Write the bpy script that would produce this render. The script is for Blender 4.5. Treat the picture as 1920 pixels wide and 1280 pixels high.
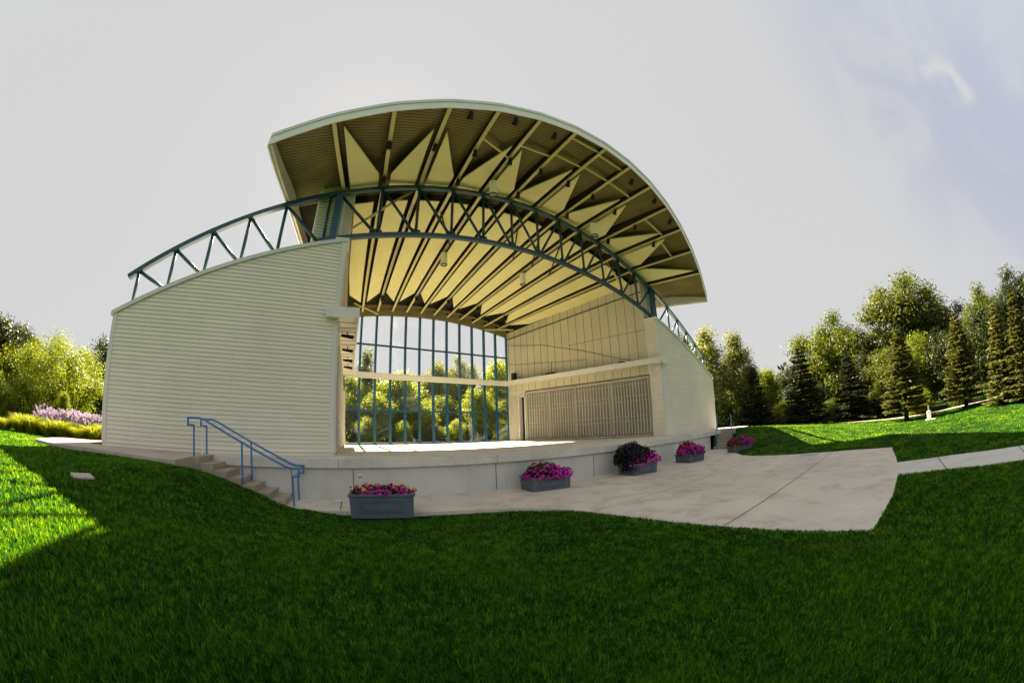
import bpy, math, random
import numpy as np
from mathutils import Vector, Matrix

for o in list(bpy.data.objects):
    bpy.data.objects.remove(o)
SC = bpy.context.scene
COL = SC.collection
R = math.radians

# ------------------------------------------------------------------ camera
cd = bpy.data.cameras.new('camera')
cam = bpy.data.objects.new('camera', cd)
COL.objects.link(cam)
SC.camera = cam
cd.type = 'PANO'
cd.panorama_type = 'FISHEYE_LENS_POLYNOMIAL'      # equidistant full-frame fisheye
cd.sensor_width = 36
cd.sensor_fit = 'HORIZONTAL'
cd.fisheye_fov = 3.6
cd.fisheye_polynomial_k0 = 0
cd.fisheye_polynomial_k1 = -0.075012
cd.fisheye_polynomial_k2 = 0
cd.fisheye_polynomial_k3 = 0
cd.fisheye_polynomial_k4 = 0
cd.shift_y = 0.04813
cd.clip_start = 0.05
cd.clip_end = 5000
_yaw, _pit, _rol = -0.63062, 0.15319, -0.03375
_f = Vector((-math.sin(_yaw)*math.cos(_pit), math.cos(_yaw)*math.cos(_pit), math.sin(_pit)))
_r = Vector((math.cos(_yaw), math.sin(_yaw), 0))
_u = _r.cross(_f)
_r2 = math.cos(_rol)*_r + math.sin(_rol)*_u
_u2 = -math.sin(_rol)*_r + math.cos(_rol)*_u
CAM = Vector((-10.458, -11.904, 0.638))
cam.matrix_world = Matrix(((_r2.x, _u2.x, -_f.x, CAM.x), (_r2.y, _u2.y, -_f.y, CAM.y), (_r2.z, _u2.z, -_f.z, CAM.z), (0, 0, 0, 1)))

# ------------------------------------------------------------------ light
SUN_EL, SUN_AZ = R(41), R(11.5)          # sun stands behind the bandshell
sun_dir = Vector((math.sin(SUN_AZ)*math.cos(SUN_EL), math.cos(SUN_AZ)*math.cos(SUN_EL), math.sin(SUN_EL)))
sl = bpy.data.lights.new('sun', 'SUN')
sl.energy = 5.0
sl.angle = R(0.5)
sl.color = (1.0, 0.87, 0.62)
so = bpy.data.objects.new('sun', sl)
COL.objects.link(so)
so.rotation_euler = (-sun_dir).to_track_quat('-Z', 'Y').to_euler()
so.location = (20, 90, 80)

W = bpy.data.worlds.new('World')
SC.world = W
W.use_nodes = True
nt = W.node_tree
N, L = nt.nodes, nt.links
bg = N['Background']
bg.inputs['Strength'].default_value = 0.1
sky = N.new('ShaderNodeTexSky')
sky.sky_type = 'NISHITA'
sky.sun_disc = False
sky.sun_elevation = SUN_EL
sky.sun_rotation = SUN_AZ
sky.air_density = 1.0
sky.dust_density = 2.0
tc = N.new('ShaderNodeTexCoord')
# thin bright overcast veil, thinning to pale blue away from the sun, with wisps of cirrus
def mth(op, a=None, b=None, clamp=False):
    m = N.new('ShaderNodeMath'); m.operation = op; m.use_clamp = clamp
    for k, v in enumerate((a, b)):
        if v is None: continue
        if isinstance(v, (int, float)): m.inputs[k].default_value = v
        else: L.new(v, m.inputs[k])
    return m.outputs[0]
nrm = N.new('ShaderNodeVectorMath'); nrm.operation = 'NORMALIZE'
L.new(tc.outputs['Generated'], nrm.inputs[0])
dt = N.new('ShaderNodeVectorMath'); dt.operation = 'DOT_PRODUCT'
L.new(nrm.outputs[0], dt.inputs[0]); dt.inputs[1].default_value = (0.5549, -0.635, 0.5375)
mr = N.new('ShaderNodeMapRange'); mr.interpolation_type = 'SMOOTHSTEP'
mr.inputs[1].default_value = 0.75; mr.inputs[2].default_value = 1.05
L.new(dt.outputs['Value'], mr.inputs[0])
mp = N.new('ShaderNodeMapping'); mp.inputs['Scale'].default_value = (2.2, 5.0, 3.0); mp.inputs['Rotation'].default_value = (0.3, 0.5, 0.4)
L.new(nrm.outputs[0], mp.inputs[0])
nz = N.new('ShaderNodeTexNoise'); nz.inputs['Scale'].default_value = 1.1; nz.inputs['Detail'].default_value = 8; nz.inputs['Roughness'].default_value = 0.58; nz.inputs['Distortion'].default_value = 0.5
L.new(mp.outputs[0], nz.inputs['Vector'])
cr = N.new('ShaderNodeMapRange'); cr.interpolation_type = 'SMOOTHSTEP'; cr.inputs[1].default_value = 0.47; cr.inputs[2].default_value = 0.66
L.new(nz.outputs['Fac'], cr.inputs[0])
# one small hook-shaped cirrus cloud high on the right
c0 = Vector((0.744, -0.398, 0.537)).normalized(); cr_ = Vector((c0.y, -c0.x, 0)).normalized(); cu_ = cr_.cross(c0)
def dotn(v, src):
    d = N.new('ShaderNodeVectorMath'); d.operation = 'DOT_PRODUCT'; L.new(src, d.inputs[0]); d.inputs[1].default_value = v; return d.outputs['Value']
nz2 = N.new('ShaderNodeTexNoise'); nz2.inputs['Scale'].default_value = 26; nz2.inputs['Detail'].default_value = 6; L.new(nrm.outputs[0], nz2.inputs['Vector'])
ex, ey = dotn(cr_, nrm.outputs[0]), dotn(cu_, nrm.outputs[0])
wob = mth('MULTIPLY', mth('SUBTRACT', nz2.outputs['Fac'], 0.5), 0.045)
rad_ = mth('ADD', mth('SQRT', mth('ADD', mth('MULTIPLY', ex, ex), mth('MULTIPLY', mth('MULTIPLY', ey, ey), 0.75))), wob)
rng_ = mth('DIVIDE', mth('SUBTRACT', rad_, 0.040), 0.016)
ring = mth('POWER', 2.718, mth('MULTIPLY', mth('MULTIPLY', rng_, rng_), -1.0))
side = N.new('ShaderNodeMapRange'); side.interpolation_type = 'SMOOTHSTEP'; side.inputs[1].default_value = -0.03; side.inputs[2].default_value = 0.02
L.new(mth('ADD', ex, mth('MULTIPLY', ey, 0.55)), side.inputs[0])
front = N.new('ShaderNodeMapRange'); front.inputs[1].default_value = 0.5; front.inputs[2].default_value = 0.6; L.new(dotn(c0, nrm.outputs[0]), front.inputs[0])
hook = mth('MULTIPLY', mth('MULTIPLY', mth('MULTIPLY', ring, side.outputs[0]), front.outputs[0]), 1.0)
blue = mth('MULTIPLY', mth('MULTIPLY', mr.outputs[0], mth('SUBTRACT', 1.0, mth('MULTIPLY', cr.outputs[0], 0.55))), mth('SUBTRACT', 1.0, hook))
veil = N.new('ShaderNodeMix'); veil.data_type = 'RGBA'
veil.inputs['A'].default_value = (1.124, 1.120, 1.117, 1)
veil.inputs['B'].default_value = (0.714, 0.785, 1.067, 1)
L.new(blue, veil.inputs['Factor'])
opp = N.new('ShaderNodeMapRange'); opp.interpolation_type = 'SMOOTHSTEP'; opp.inputs[1].default_value = 0.10; opp.inputs[2].default_value = 0.85
L.new(dotn(Vector((-0.35, -0.80, 0.48)).normalized(), nrm.outputs[0]), opp.inputs[0])
veil2 = N.new('ShaderNodeMix'); veil2.data_type = 'RGBA'; L.new(opp.outputs[0], veil2.inputs['Factor'])
L.new(veil.outputs['Result'], veil2.inputs['A']); veil2.inputs['B'].default_value = (1.130, 1.185, 1.232, 1)
mixs = N.new('ShaderNodeMix'); mixs.data_type = 'RGBA'
mixs.inputs['Factor'].default_value = 0.992
L.new(sky.outputs[0], mixs.inputs['A']); L.new(veil2.outputs['Result'], mixs.inputs['B'])
L.new(mixs.outputs['Result'], bg.inputs['Color'])

SC.view_settings.view_transform = 'Standard'
SC.view_settings.look = 'None'
SC.view_settings.gamma = 1.0
SC.view_settings.exposure = 2.55
SC.cycles.max_bounces = 10
SC.cycles.diffuse_bounces = 5
SC.cycles.transparent_max_bounces = 24
SC.cycles.use_denoising = True

# ------------------------------------------------------------------ helpers
rng = np.random.default_rng(7)
random.seed(7)

def tag(o, label=None, cat=None, group=None, kind=None):
    if label: o['label'] = label
    if cat: o['category'] = cat
    if group: o['group'] = group
    if kind: o['kind'] = kind
    return o

def empty(name, loc=(0, 0, 0), rz=0, parent=None):
    o = bpy.data.objects.new(name, None)
    COL.objects.link(o)
    o.location = loc
    o.rotation_euler = (0, 0, rz)
    o.empty_display_size = 0.2
    if parent: o.parent = parent
    return o

class MB:
    """collects polygons, builds one mesh object"""
    def __init__(s): s.v, s.f, s.m = [], [], []
    def poly(s, pts, mi=0):
        n = len(s.v); s.v += [tuple(p) for p in pts]; s.f.append(tuple(range(n, n+len(pts)))); s.m.append(mi)
    def mesh(s, vs, fs, mi=0):
        n = len(s.v); s.v += [tuple(p) for p in vs]
        for f in fs: s.f.append(tuple(n+k for k in f)); s.m.append(mi)
    def box(s, x0, y0, z0, x1, y1, z1, mi=0):
        s.hexa([(x0, y0), (x1, y0), (x1, y1), (x0, y1)], z0, z1, mi)
    def hexa(s, xy, z0, z1, mi=0):
        """prism over a plan polygon"""
        n = len(xy)
        vs = [(x, y, z0) for x, y in xy] + [(x, y, z1) for x, y in xy]
        fs = [tuple(reversed(range(n))), tuple(range(n, 2*n))] + [(k, (k+1) % n, n+(k+1) % n, n+k) for k in range(n)]
        s.mesh(vs, fs, mi)
    def loft(s, A, B, mi=0, caps=True):
        n = len(A)
        fs = [(k, (k+1) % n, n+(k+1) % n, n+k) for k in range(n)]
        if caps: fs += [tuple(reversed(range(n))), tuple(range(n, 2*n))]
        s.mesh(list(A)+list(B), fs, mi)
    def bar(s, a, b, w, h, up=(0, 0, 1), mi=0):
        a, b = Vector(a), Vector(b); d = (b-a).normalized(); up = Vector(up)
        if abs(d.dot(up)) > 0.98: up = Vector((0, 1, 0))
        x = d.cross(up).normalized()*w/2; y = x.normalized().cross(d).normalized()*h/2
        s.loft([a-x-y, a+x-y, a+x+y, a-x+y], [b-x-y, b+x-y, b+x+y, b-x+y], mi)
    def tube(s, pts, r, n=10, mi=0, caps=True):
        pts = [Vector(p) for p in pts]
        rr = r if isinstance(r, (list, tuple)) else [r]*len(pts)
        rings = []; px = None
        for k, p in enumerate(pts):
            d = ((pts[k+1]-p).normalized() if k == 0 else (p-pts[k-1]).normalized() if k == len(pts)-1 else ((pts[k+1]-p).normalized()+(p-pts[k-1]).normalized()).normalized())
            if px is None:
                ref = Vector((0, 0, 1)) if abs(d.z) < 0.9 else Vector((1, 0, 0))
                px = d.cross(ref).normalized()
            px = (px - d*px.dot(d)).normalized(); py = d.cross(px)
            c = 1.0
            if 0 < k < len(pts)-1:
                c = 1/max(0.5, math.cos((pts[k+1]-p).angle(p-pts[k-1])/2))
            rings.append([p+(px*math.cos(2*math.pi*j/n)+py*math.sin(2*math.pi*j/n))*rr[k]*(c if c < 1.5 else 1.5) for j in range(n)])
        vs = [v for ring in rings for v in ring]; fs = []
        for k in range(len(rings)-1):
            for j in range(n):
                fs.append((k*n+j, k*n+(j+1) % n, (k+1)*n+(j+1) % n, (k+1)*n+j))
        if caps: fs += [tuple(reversed(range(n))), tuple((len(rings)-1)*n+j for j in range(n))]
        s.mesh(vs, fs, mi)
    def lathe(s, prof, c=(0, 0, 0), n=20, mi=0):
        c = Vector(c)
        vs = [c+Vector((r*math.cos(2*math.pi*j/n), r*math.sin(2*math.pi*j/n), z)) for r, z in prof for j in range(n)]
        fs = [(k*n+j, k*n+(j+1) % n, (k+1)*n+(j+1) % n, (k+1)*n+j) for k in range(len(prof)-1) for j in range(n)]
        s.mesh(vs, fs, mi)
    def build(s, name, mats, parent=None, smooth=False, bevel=0):
        me = bpy.data.meshes.new(name)
        me.from_pydata([tuple(v) for v in s.v], [], s.f)
        mats = mats if isinstance(mats, (list, tuple)) else [mats]
        for m in mats: me.materials.append(m)
        if len(mats) > 1: me.polygons.foreach_set('material_index', s.m)
        if smooth: me.polygons.foreach_set('use_smooth', [True]*len(me.polygons))
        me.update()
        o = bpy.data.objects.new(name, me); COL.objects.link(o)
        if parent: o.parent = parent
        if bevel:
            b = o.modifiers.new('bevel', 'BEVEL'); b.width = bevel; b.segments = 2; b.limit_method = 'ANGLE'; b.angle_limit = R(40)
        return o

def np_mesh(name, verts, k, mats, parent=None, mat_idx=None, smooth=False):
    """verts (n*k,3): n faces of k fresh vertices each, or faces given as (n,k) index array"""
    faces = None
    if isinstance(k, np.ndarray): faces = k
    else: faces = np.arange(len(verts)).reshape(-1, k)
    n, kk = faces.shape
    me = bpy.data.meshes.new(name)
    me.vertices.add(len(verts)); me.vertices.foreach_set('co', np.asarray(verts, np.float32).ravel())
    me.loops.add(n*kk); me.loops.foreach_set('vertex_index', faces.astype(np.int32).ravel())
    me.polygons.add(n); me.polygons.foreach_set('loop_start', np.arange(0, n*kk, kk, dtype=np.int32))
    for m in (mats if isinstance(mats, (list, tuple)) else [mats]): me.materials.append(m)
    if mat_idx is not None: me.polygons.foreach_set('material_index', np.asarray(mat_idx, np.int32))
    if smooth: me.polygons.foreach_set('use_smooth', np.ones(n, bool))
    me.update(calc_edges=True); me.validate()
    o = bpy.data.objects.new(name, me); COL.objects.link(o)
    if parent: o.parent = parent
    return o

# ------------------------------------------------------------------ materials
class Mat:
    def __init__(s, name):
        s.m = bpy.data.materials.new(name); s.m.use_nodes = True
        s.n, s.l = s.m.node_tree.nodes, s.m.node_tree.links
        s.b = s.n['Principled BSDF']; s.out = s.n['Material Output']
        s.co = s.n.new('ShaderNodeTexCoord')
    def add(s, t, **kw):
        x = s.n.new(t)
        for k, v in kw.items():
            if hasattr(x, k): setattr(x, k, v)
        return x
    def noise(s, scale, detail=4, rough=0.6, sc=(1, 1, 1), dist=0, src='Object'):
        mp = s.n.new('ShaderNodeMapping'); mp.inputs['Scale'].default_value = sc
        s.l.new(s.co.outputs[src], mp.inputs[0])
        x = s.n.new('ShaderNodeTexNoise'); x.inputs['Scale'].default_value = scale; x.inputs['Detail'].default_value = detail
        x.inputs['Roughness'].default_value = rough; x.inputs['Distortion'].default_value = dist
        s.l.new(mp.outputs[0], x.inputs['Vector'])
        return x.outputs['Fac']
    def ramp(s, fac, stops):
        x = s.n.new('ShaderNodeValToRGB'); e = x.color_ramp.elements
        while len(e) < len(stops): e.new(0.5)
        for k, (p, c) in enumerate(stops): e[k].position = p; e[k].color = (*c, 1)
        s.l.new(fac, x.inputs[0]); return x.outputs[0]
    def range(s, fac, a, b, c=0, d=1):
        x = s.n.new('ShaderNodeMapRange'); 
        for k, v in enumerate((a, b, c, d)): x.inputs[k+1].default_value = v
        s.l.new(fac, x.inputs[0]); return x.outputs[0]
    def mix(s, fac, a, b, mode='MIX'):
        x = s.n.new('ShaderNodeMix'); x.data_type = 'RGBA'; x.blend_type = mode
        for k, v in (('Factor', fac), ('A', a), ('B', b)):
            if isinstance(v, (int, float)): x.inputs[k].default_value = v
            elif isinstance(v, tuple): x.inputs[k].default_value = (*v, 1)
            else: s.l.new(v, x.inputs[k])
        return x.outputs['Result']
    def math(s, op, a, b=0.0):
        x = s.n.new('ShaderNodeMath'); x.operation = op
        for k, v in enumerate((a, b)):
            if isinstance(v, (int, float)): x.inputs[k].default_value = v
            else: s.l.new(v, x.inputs[k])
        return x.outputs[0]
    def axis(s, ax, src='Object'):
        x = s.n.new('ShaderNodeSeparateXYZ'); s.l.new(s.co.outputs[src], x.inputs[0]); return x.outputs[ax]
    def lines(s, v, period, width):
        """1 on thin lines every PERIOD along v"""
        f = s.math('FRACT', s.math('DIVIDE', s.math('ADD', v, 500.0), period))
        return s.math('LESS_THAN', f, width/period)
    def bump(s, h, strength=0.3, dist=0.01):
        x = s.n.new('ShaderNodeBump'); x.inputs['Strength'].default_value = strength; x.inputs['Distance'].default_value = dist
        s.l.new(h, x.inputs['Height']); s.l.new(x.outputs[0], s.b.inputs['Normal'])
    def set(s, col=None, rough=0.6, spec=0.3, metal=0):
        if col is not None:
            if isinstance(col, tuple): s.b.inputs['Base Color'].default_value = (*col, 1)
            else: s.l.new(col, s.b.inputs['Base Color'])
        s.b.inputs['Roughness'].default_value = rough
        s.b.inputs['Specular IOR Level'].default_value = spec
        s.b.inputs['Metallic'].default_value = metal
        return s.m

def painted(name, col, var=0.12, rough=0.55, spec=0.3, scale=1.5, streak=True):
    m = Mat(name)
    n1 = m.noise(scale, 5, 0.65, (1, 1, 0.35) if streak else (1, 1, 1))
    n2 = m.noise(scale*14, 3)
    f = m.math('ADD', m.math('MULTIPLY', n1, 0.7), m.math('MULTIPLY', n2, 0.3))
    lo = tuple(c*(1-var) for c in col); hi = tuple(min(1, c*(1+var)) for c in col)
    c = m.ramp(f, [(0.3, lo), (0.7, hi)])
    m.bump(n2, 0.08, 0.004)
    return m.set(c, rough, spec)

def concrete(name, col, stain=(0.30, 0.26, 0.21), amount=0.5, joints=None, scale=0.5, vstreak=False):
    m = Mat(name)
    n1 = m.noise(scale, 8, 0.68, dist=0.6)
    n2 = m.noise(scale*5, 6, 0.7, (1, 1, 0.25) if vstreak else (1, 1, 1))
    n3 = m.noise(38, 3, 0.7)
    c = m.ramp(n1, [(0.28, tuple(x*0.80 for x in col)), (0.5, col), (0.75, tuple(min(1, x*1.13) for x in col))])
    st = m.range(n2, 0.50, 0.78)
    c = m.mix(m.math('MULTIPLY', st, amount), c, stain)
    sp = m.range(n3, 0.60, 0.75)
    c = m.mix(m.math('MULTIPLY', sp, 0.25), c, tuple(x*0.45 for x in col))
    m.bump(m.math('ADD', n3, m.math('MULTIPLY', n2, 0.6)), 0.25, 0.01)
    return m.set(c, 0.85, 0.2)

M = {}
def siding_mat(name, col):
    m = Mat(name)
    mp = m.n.new('ShaderNodeMapping'); mp.inputs['Rotation'].default_value = (R(90), 0, 0)
    # brick rows give the staggered butt joints of the boards
    cx = m.n.new('ShaderNodeCombineXYZ')
    m.l.new(m.math('ADD', m.axis(0), m.axis(1)), cx.inputs[0]); m.l.new(m.math('SUBTRACT', m.axis(2), 0.095), cx.inputs[1])
    br = m.n.new('ShaderNodeTexBrick'); br.offset = 0.37; br.offset_frequency = 2
    br.inputs['Scale'].default_value = 1; br.inputs['Brick Width'].default_value = 3.05; br.inputs['Row Height'].default_value = 0.1226
    br.inputs['Mortar Size'].default_value = 0.003; br.inputs['Mortar Smooth'].default_value = 0.3
    br.inputs['Color1'].default_value = (*tuple(c*0.97 for c in col), 1); br.inputs['Color2'].default_value = (*tuple(min(1, c*1.03) for c in col), 1)
    br.inputs['Mortar'].default_value = (*tuple(c*0.62 for c in col), 1)
    m.l.new(cx.outputs[0], br.inputs['Vector'])
    n1 = m.noise(0.6, 6, 0.65, (1, 1, 0.5))
    n2 = m.noise(3, 4, 0.6, (0.3, 0.3, 6))
    c = m.mix(1.0, br.outputs['Color'], m.ramp(n1, [(0.3, (0.90, 0.90, 0.88)), (0.7, (1, 1, 1))]), 'MULTIPLY')
    c = m.mix(1.0, c, m.ramp(n2, [(0.35, (0.94, 0.93, 0.90)), (0.6, (1, 1, 1))]), 'MULTIPLY')
    return m.set(c, 0.6, 0.25)
M['siding'] = siding_mat('pale_grey_clapboard', (0.85, 0.775, 0.635))
M['groove'] = Mat('dark_seam_and_lip_shade').set((0.14, 0.12, 0.08), 0.9, 0.1)  # dark seams; also paints the shadow line under each board lip
M['trim'] = painted('pale_grey_trim', (0.70, 0.68, 0.60), 0.07)
M['cap'] = painted('grey_green_metal_cap', (0.62, 0.62, 0.58), 0.08, 0.4, 0.5)
M['fascia'] = painted('light_grey_fascia', (0.74, 0.71, 0.68), 0.07, 0.45, 0.4)
M['cream'] = painted('cream_painted_steel', (0.56, 0.49, 0.21), 0.12)
M['plaster'] = painted('cream_wall_board', (0.58, 0.525, 0.37), 0.10)
M['panel'] = painted('cream_acoustic_panel', (0.72, 0.65, 0.31), 0.06, 0.7, 0.2)
M['door'] = painted('beige_steel_gate', (0.50, 0.46, 0.38), 0.12)
M['gate_back'] = painted('brown_gate_sheet', (0.34, 0.31, 0.25), 0.15)
M['dark'] = painted('black_fixture', (0.012, 0.011, 0.010), 0.3, 0.5, 0.3)
M['shade_brown'] = painted('gap_shade_brown', (0.028, 0.023, 0.014), 0.2, 0.7, 0.2)  # near-black brown: the shade beside the ribs is put into the colour
M['truss'] = painted('teal_blue_truss_paint', (0.010, 0.050, 0.066), 0.25, 0.32, 0.5)
M['mullion'] = painted('blue_window_frame_paint', (0.008, 0.066, 0.125), 0.2, 0.35, 0.5)
M['rail'] = painted('blue_handrail_paint', (0.06, 0.19, 0.42), 0.2, 0.35, 0.5)
M['lamp'] = painted('cream_lamp_body', (0.95, 0.91, 0.70), 0.05, 0.4, 0.4)
M['white'] = painted('white_plastic', (0.8, 0.8, 0.78), 0.03, 0.4, 0.4)
M['metal'] = painted('grey_metal', (0.35, 0.35, 0.34), 0.15, 0.4, 0.5)

def soffit_mat():
    m = Mat('slatted_soffit')
    y = m.axis(1)
    ln = m.lines(y, 0.135, 0.028)
    n1 = m.noise(1.1, 5, 0.6)
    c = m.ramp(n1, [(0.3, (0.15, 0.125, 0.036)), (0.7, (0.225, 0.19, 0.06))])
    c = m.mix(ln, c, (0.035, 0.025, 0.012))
    m.bump(m.math('SUBTRACT', 1.0, ln), 0.5, 0.02)
    return m.set(c, 0.7, 0.2)
M['soffit'] = soffit_mat()
M['darkbeam'] = painted('olive_rear_beam', (0.22, 0.19, 0.085), 0.15)
M['roofing'] = painted('grey_roof_sheet', (0.45, 0.46, 0.45), 0.1, 0.4, 0.4)
M['stage_top'] = concrete('stage_floor_concrete', (0.72, 0.67, 0.59), amount=0.25)
M['stage_wall'] = concrete('stage_wall_concrete', (0.58, 0.555, 0.505), (0.36, 0.34, 0.30), 0.45, vstreak=True, scale=0.35)
M['lip'] = concrete('stage_lip_concrete', (0.64, 0.60, 0.53), (0.33, 0.29, 0.23), 0.45, scale=0.5)
M['apron'] = concrete('apron_concrete', (0.63, 0.56, 0.48), (0.24, 0.19, 0.145), 0.65, scale=0.32)
M['path'] = concrete('path_concrete', (0.60, 0.57, 0.52), (0.33, 0.29, 0.24), 0.35)
M['stairc'] = concrete('stair_concrete', (0.42, 0.35, 0.27), (0.16, 0.125, 0.085), 0.6, scale=0.9)
M['walk'] = concrete('walkway_concrete', (0.48, 0.40, 0.33), (0.2, 0.15, 0.11), 0.4, scale=0.7)
M['joint'] = Mat('joint_filler').set((0.11, 0.095, 0.08), 0.9, 0.1)

def glass_mat():
    m = Mat('dusty_window_glass')
    m.n.remove(m.b)
    tr = m.n.new('ShaderNodeBsdfTransparent'); tr.inputs[0].default_value = (0.98, 0.985, 0.98, 1)
    gl = m.n.new('ShaderNodeBsdfGlossy'); gl.inputs['Roughness'].default_value = 0.02; gl.inputs[0].default_value = (0.9, 0.95, 0.95, 1)
    df = m.n.new('ShaderNodeBsdfTranslucent'); df.inputs[0].default_value = (0.75, 0.75, 0.70, 1)
    fr = m.n.new('ShaderNodeFresnel'); fr.inputs[0].default_value = 1.30
    m1 = m.n.new('ShaderNodeMixShader'); m.l.new(fr.outputs[0], m1.inputs[0]); m.l.new(tr.outputs[0], m1.inputs[1]); m.l.new(gl.outputs[0], m1.inputs[2])
    nz = m.range(m.noise(0.55, 5, 0.6, dist=0.8), 0.58, 0.82, 0.002, 0.09)
    m2 = m.n.new('ShaderNodeMixShader'); m.l.new(nz, m2.inputs[0]); m.l.new(m1.outputs[0], m2.inputs[1]); m.l.new(df.outputs[0], m2.inputs[2])
    m.l.new(m2.outputs[0], m.out.inputs[0])
    return m.m
M['glass'] = glass_mat()

def leaf_mat(name, dark, light, trans, tmix=0.42, rough=0.5):
    m = Mat(name)
    geo = m.n.new('ShaderNodeNewGeometry')
    oi = m.n.new('ShaderNodeObjectInfo')
    n1 = m.noise(0.55, 3, 0.6)
    f = m.math('ADD', m.math('MULTIPLY', geo.outputs['Random Per Island'], 0.45), m.math('MULTIPLY', n1, 0.55))
    f = m.math('ADD', f, m.math('MULTIPLY', m.math('SUBTRACT', oi.outputs['Random'], 0.5), 0.25))
    c = m.ramp(f, [(0.15, dark), (0.85, light)])
    m.set(c, rough, 0.25)
    tl = m.n.new('ShaderNodeBsdfTranslucent')
    ct = m.mix(f, tuple(x*0.7 for x in trans), trans); m.l.new(ct, tl.inputs[0])
    mx = m.n.new('ShaderNodeMixShader'); mx.inputs[0].default_value = tmix
    m.l.new(m.b.outputs[0], mx.inputs[1]); m.l.new(tl.outputs[0], mx.inputs[2]); m.l.new(mx.outputs[0], m.out.inputs[0])
    return m.m
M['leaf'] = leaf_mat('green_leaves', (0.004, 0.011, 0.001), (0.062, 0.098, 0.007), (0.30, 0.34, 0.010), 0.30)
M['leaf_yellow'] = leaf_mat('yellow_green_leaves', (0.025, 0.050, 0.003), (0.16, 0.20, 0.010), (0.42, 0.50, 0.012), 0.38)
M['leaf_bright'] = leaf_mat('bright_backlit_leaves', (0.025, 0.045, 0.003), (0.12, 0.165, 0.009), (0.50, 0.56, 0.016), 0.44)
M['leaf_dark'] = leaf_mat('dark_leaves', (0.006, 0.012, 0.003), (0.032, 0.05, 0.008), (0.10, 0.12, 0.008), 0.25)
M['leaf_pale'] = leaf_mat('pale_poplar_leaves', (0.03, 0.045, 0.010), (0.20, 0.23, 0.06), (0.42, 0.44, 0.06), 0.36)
M['spruce'] = leaf_mat('spruce_needles', (0.007, 0.012, 0.006), (0.06, 0.075, 0.038), (0.08, 0.10, 0.02), 0.16, 0.6)
M['spruce_gold'] = leaf_mat('olive_spruce_needles', (0.018, 0.022, 0.005), (0.15, 0.155, 0.035), (0.22, 0.22, 0.025), 0.22, 0.6)
M['bark'] = painted('brown_bark', (0.06, 0.04, 0.025), 0.4, 0.9, 0.1, 4)
M['bark_pale'] = painted('pale_bark', (0.30, 0.27, 0.21), 0.3, 0.9, 0.1, 4)
M['lavender'] = leaf_mat('lavender_spikes', (0.33, 0.24, 0.42), (0.58, 0.45, 0.62), (0.6, 0.45, 0.62), 0.40)
M['orn_grass'] = leaf_mat('golden_ornamental_grass', (0.06, 0.10, 0.008), (0.22, 0.26, 0.015), (0.46, 0.48, 0.02), 0.4)
M['magenta'] = leaf_mat('magenta_petals', (0.40, 0.010, 0.24), (0.68, 0.03, 0.44), (0.55, 0.02, 0.34), 0.25)
M['red_petal'] = leaf_mat('red_petals', (0.26, 0.004, 0.012), (0.52, 0.02, 0.03), (0.4, 0.01, 0.02), 0.2)
M['yellow_petal'] = leaf_mat('yellow_petals', (0.75, 0.42, 0.01), (0.85, 0.58, 0.03), (0.8, 0.5, 0.02), 0.2)
M['coral_petal'] = leaf_mat('coral_petals', (0.75, 0.16, 0.06), (0.85, 0.30, 0.14), (0.7, 0.2, 0.1), 0.2)
M['petal_eye'] = Mat('pale_flower_centres').set((0.55, 0.40, 0.45), 0.6)
M['flower_leaf'] = leaf_mat('flower_bed_leaves', (0.015, 0.035, 0.008), (0.045, 0.085, 0.015), (0.08, 0.14, 0.02), 0.25)
M['vine_leaf'] = leaf_mat('blackish_vine_leaves', (0.008, 0.007, 0.009), (0.026, 0.020, 0.026), (0.02, 0.012, 0.02), 0.1)
M['soil'] = painted('dark_soil', (0.03, 0.02, 0.014), 0.4, 0.95, 0.1, 8)
M['planter'] = painted('blue_grey_planter', (0.095, 0.118, 0.135), 0.16, 0.6, 0.3, 3)

def grass_mat(name, blades):
    m = Mat(name)
    n1 = m.noise(0.35, 5, 0.65); n2 = m.noise(1.7, 4, 0.7)
    f = m.math('ADD', m.math('MULTIPLY', n1, 0.55), m.math('MULTIPLY', n2, 0.45))
    if blades:
        geo = m.n.new('ShaderNodeNewGeometry')
        f = m.math('ADD', m.math('MULTIPLY', f, 0.50), m.math('MULTIPLY', geo.outputs['Random Per Island'], 0.12))
        ta = m.n.new('ShaderNodeAttribute'); ta.attribute_name = 'tuft'
        f = m.math('ADD', f, m.math('MULTIPLY', m.math('SUBTRACT', ta.outputs['Fac'], 0.30), 0.95))
        c = m.ramp(f, [(0.24, (0.001, 0.007, 0.002)), (0.48, (0.001, 0.036, 0.005)), (0.66, (0.004, 0.092, 0.008)), (0.86, (0.014, 0.16, 0.014))])
        m.set(c, 0.6, 0.12)
        tl = m.n.new('ShaderNodeBsdfTranslucent')
        m.l.new(m.ramp(f, [(0.25, (0.03, 0.18, 0.003)), (0.5, (0.13, 0.46, 0.004)), (0.88, (0.80, 1.0, 0.010))]), tl.inputs[0])
        mx = m.n.new('ShaderNodeMixShader'); mx.inputs[0].default_value = 0.28
        m.l.new(m.b.outputs[0], mx.inputs[1]); m.l.new(tl.outputs[0], mx.inputs[2]); m.l.new(mx.outputs[0], m.out.inputs[0])
    else:
        n3 = m.noise(22, 3, 0.7)
        f = m.math('ADD', m.math('MULTIPLY', f, 0.65), m.math('MULTIPLY', n3, 0.35))
        c = m.ramp(f, [(0.30, (0.002, 0.012, 0.002)), (0.50, (0.024, 0.062, 0.003)), (0.75, (0.20, 0.27, 0.008))])
        m.bump(m.math('ADD', n3, m.noise(60, 2)), 0.9, 0.05)
        m.set(c, 0.9, 0.1)
    return m.m
M['lawn'] = grass_mat('lawn_turf', False)
M['blade'] = grass_mat('grass_blades', True)

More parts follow.
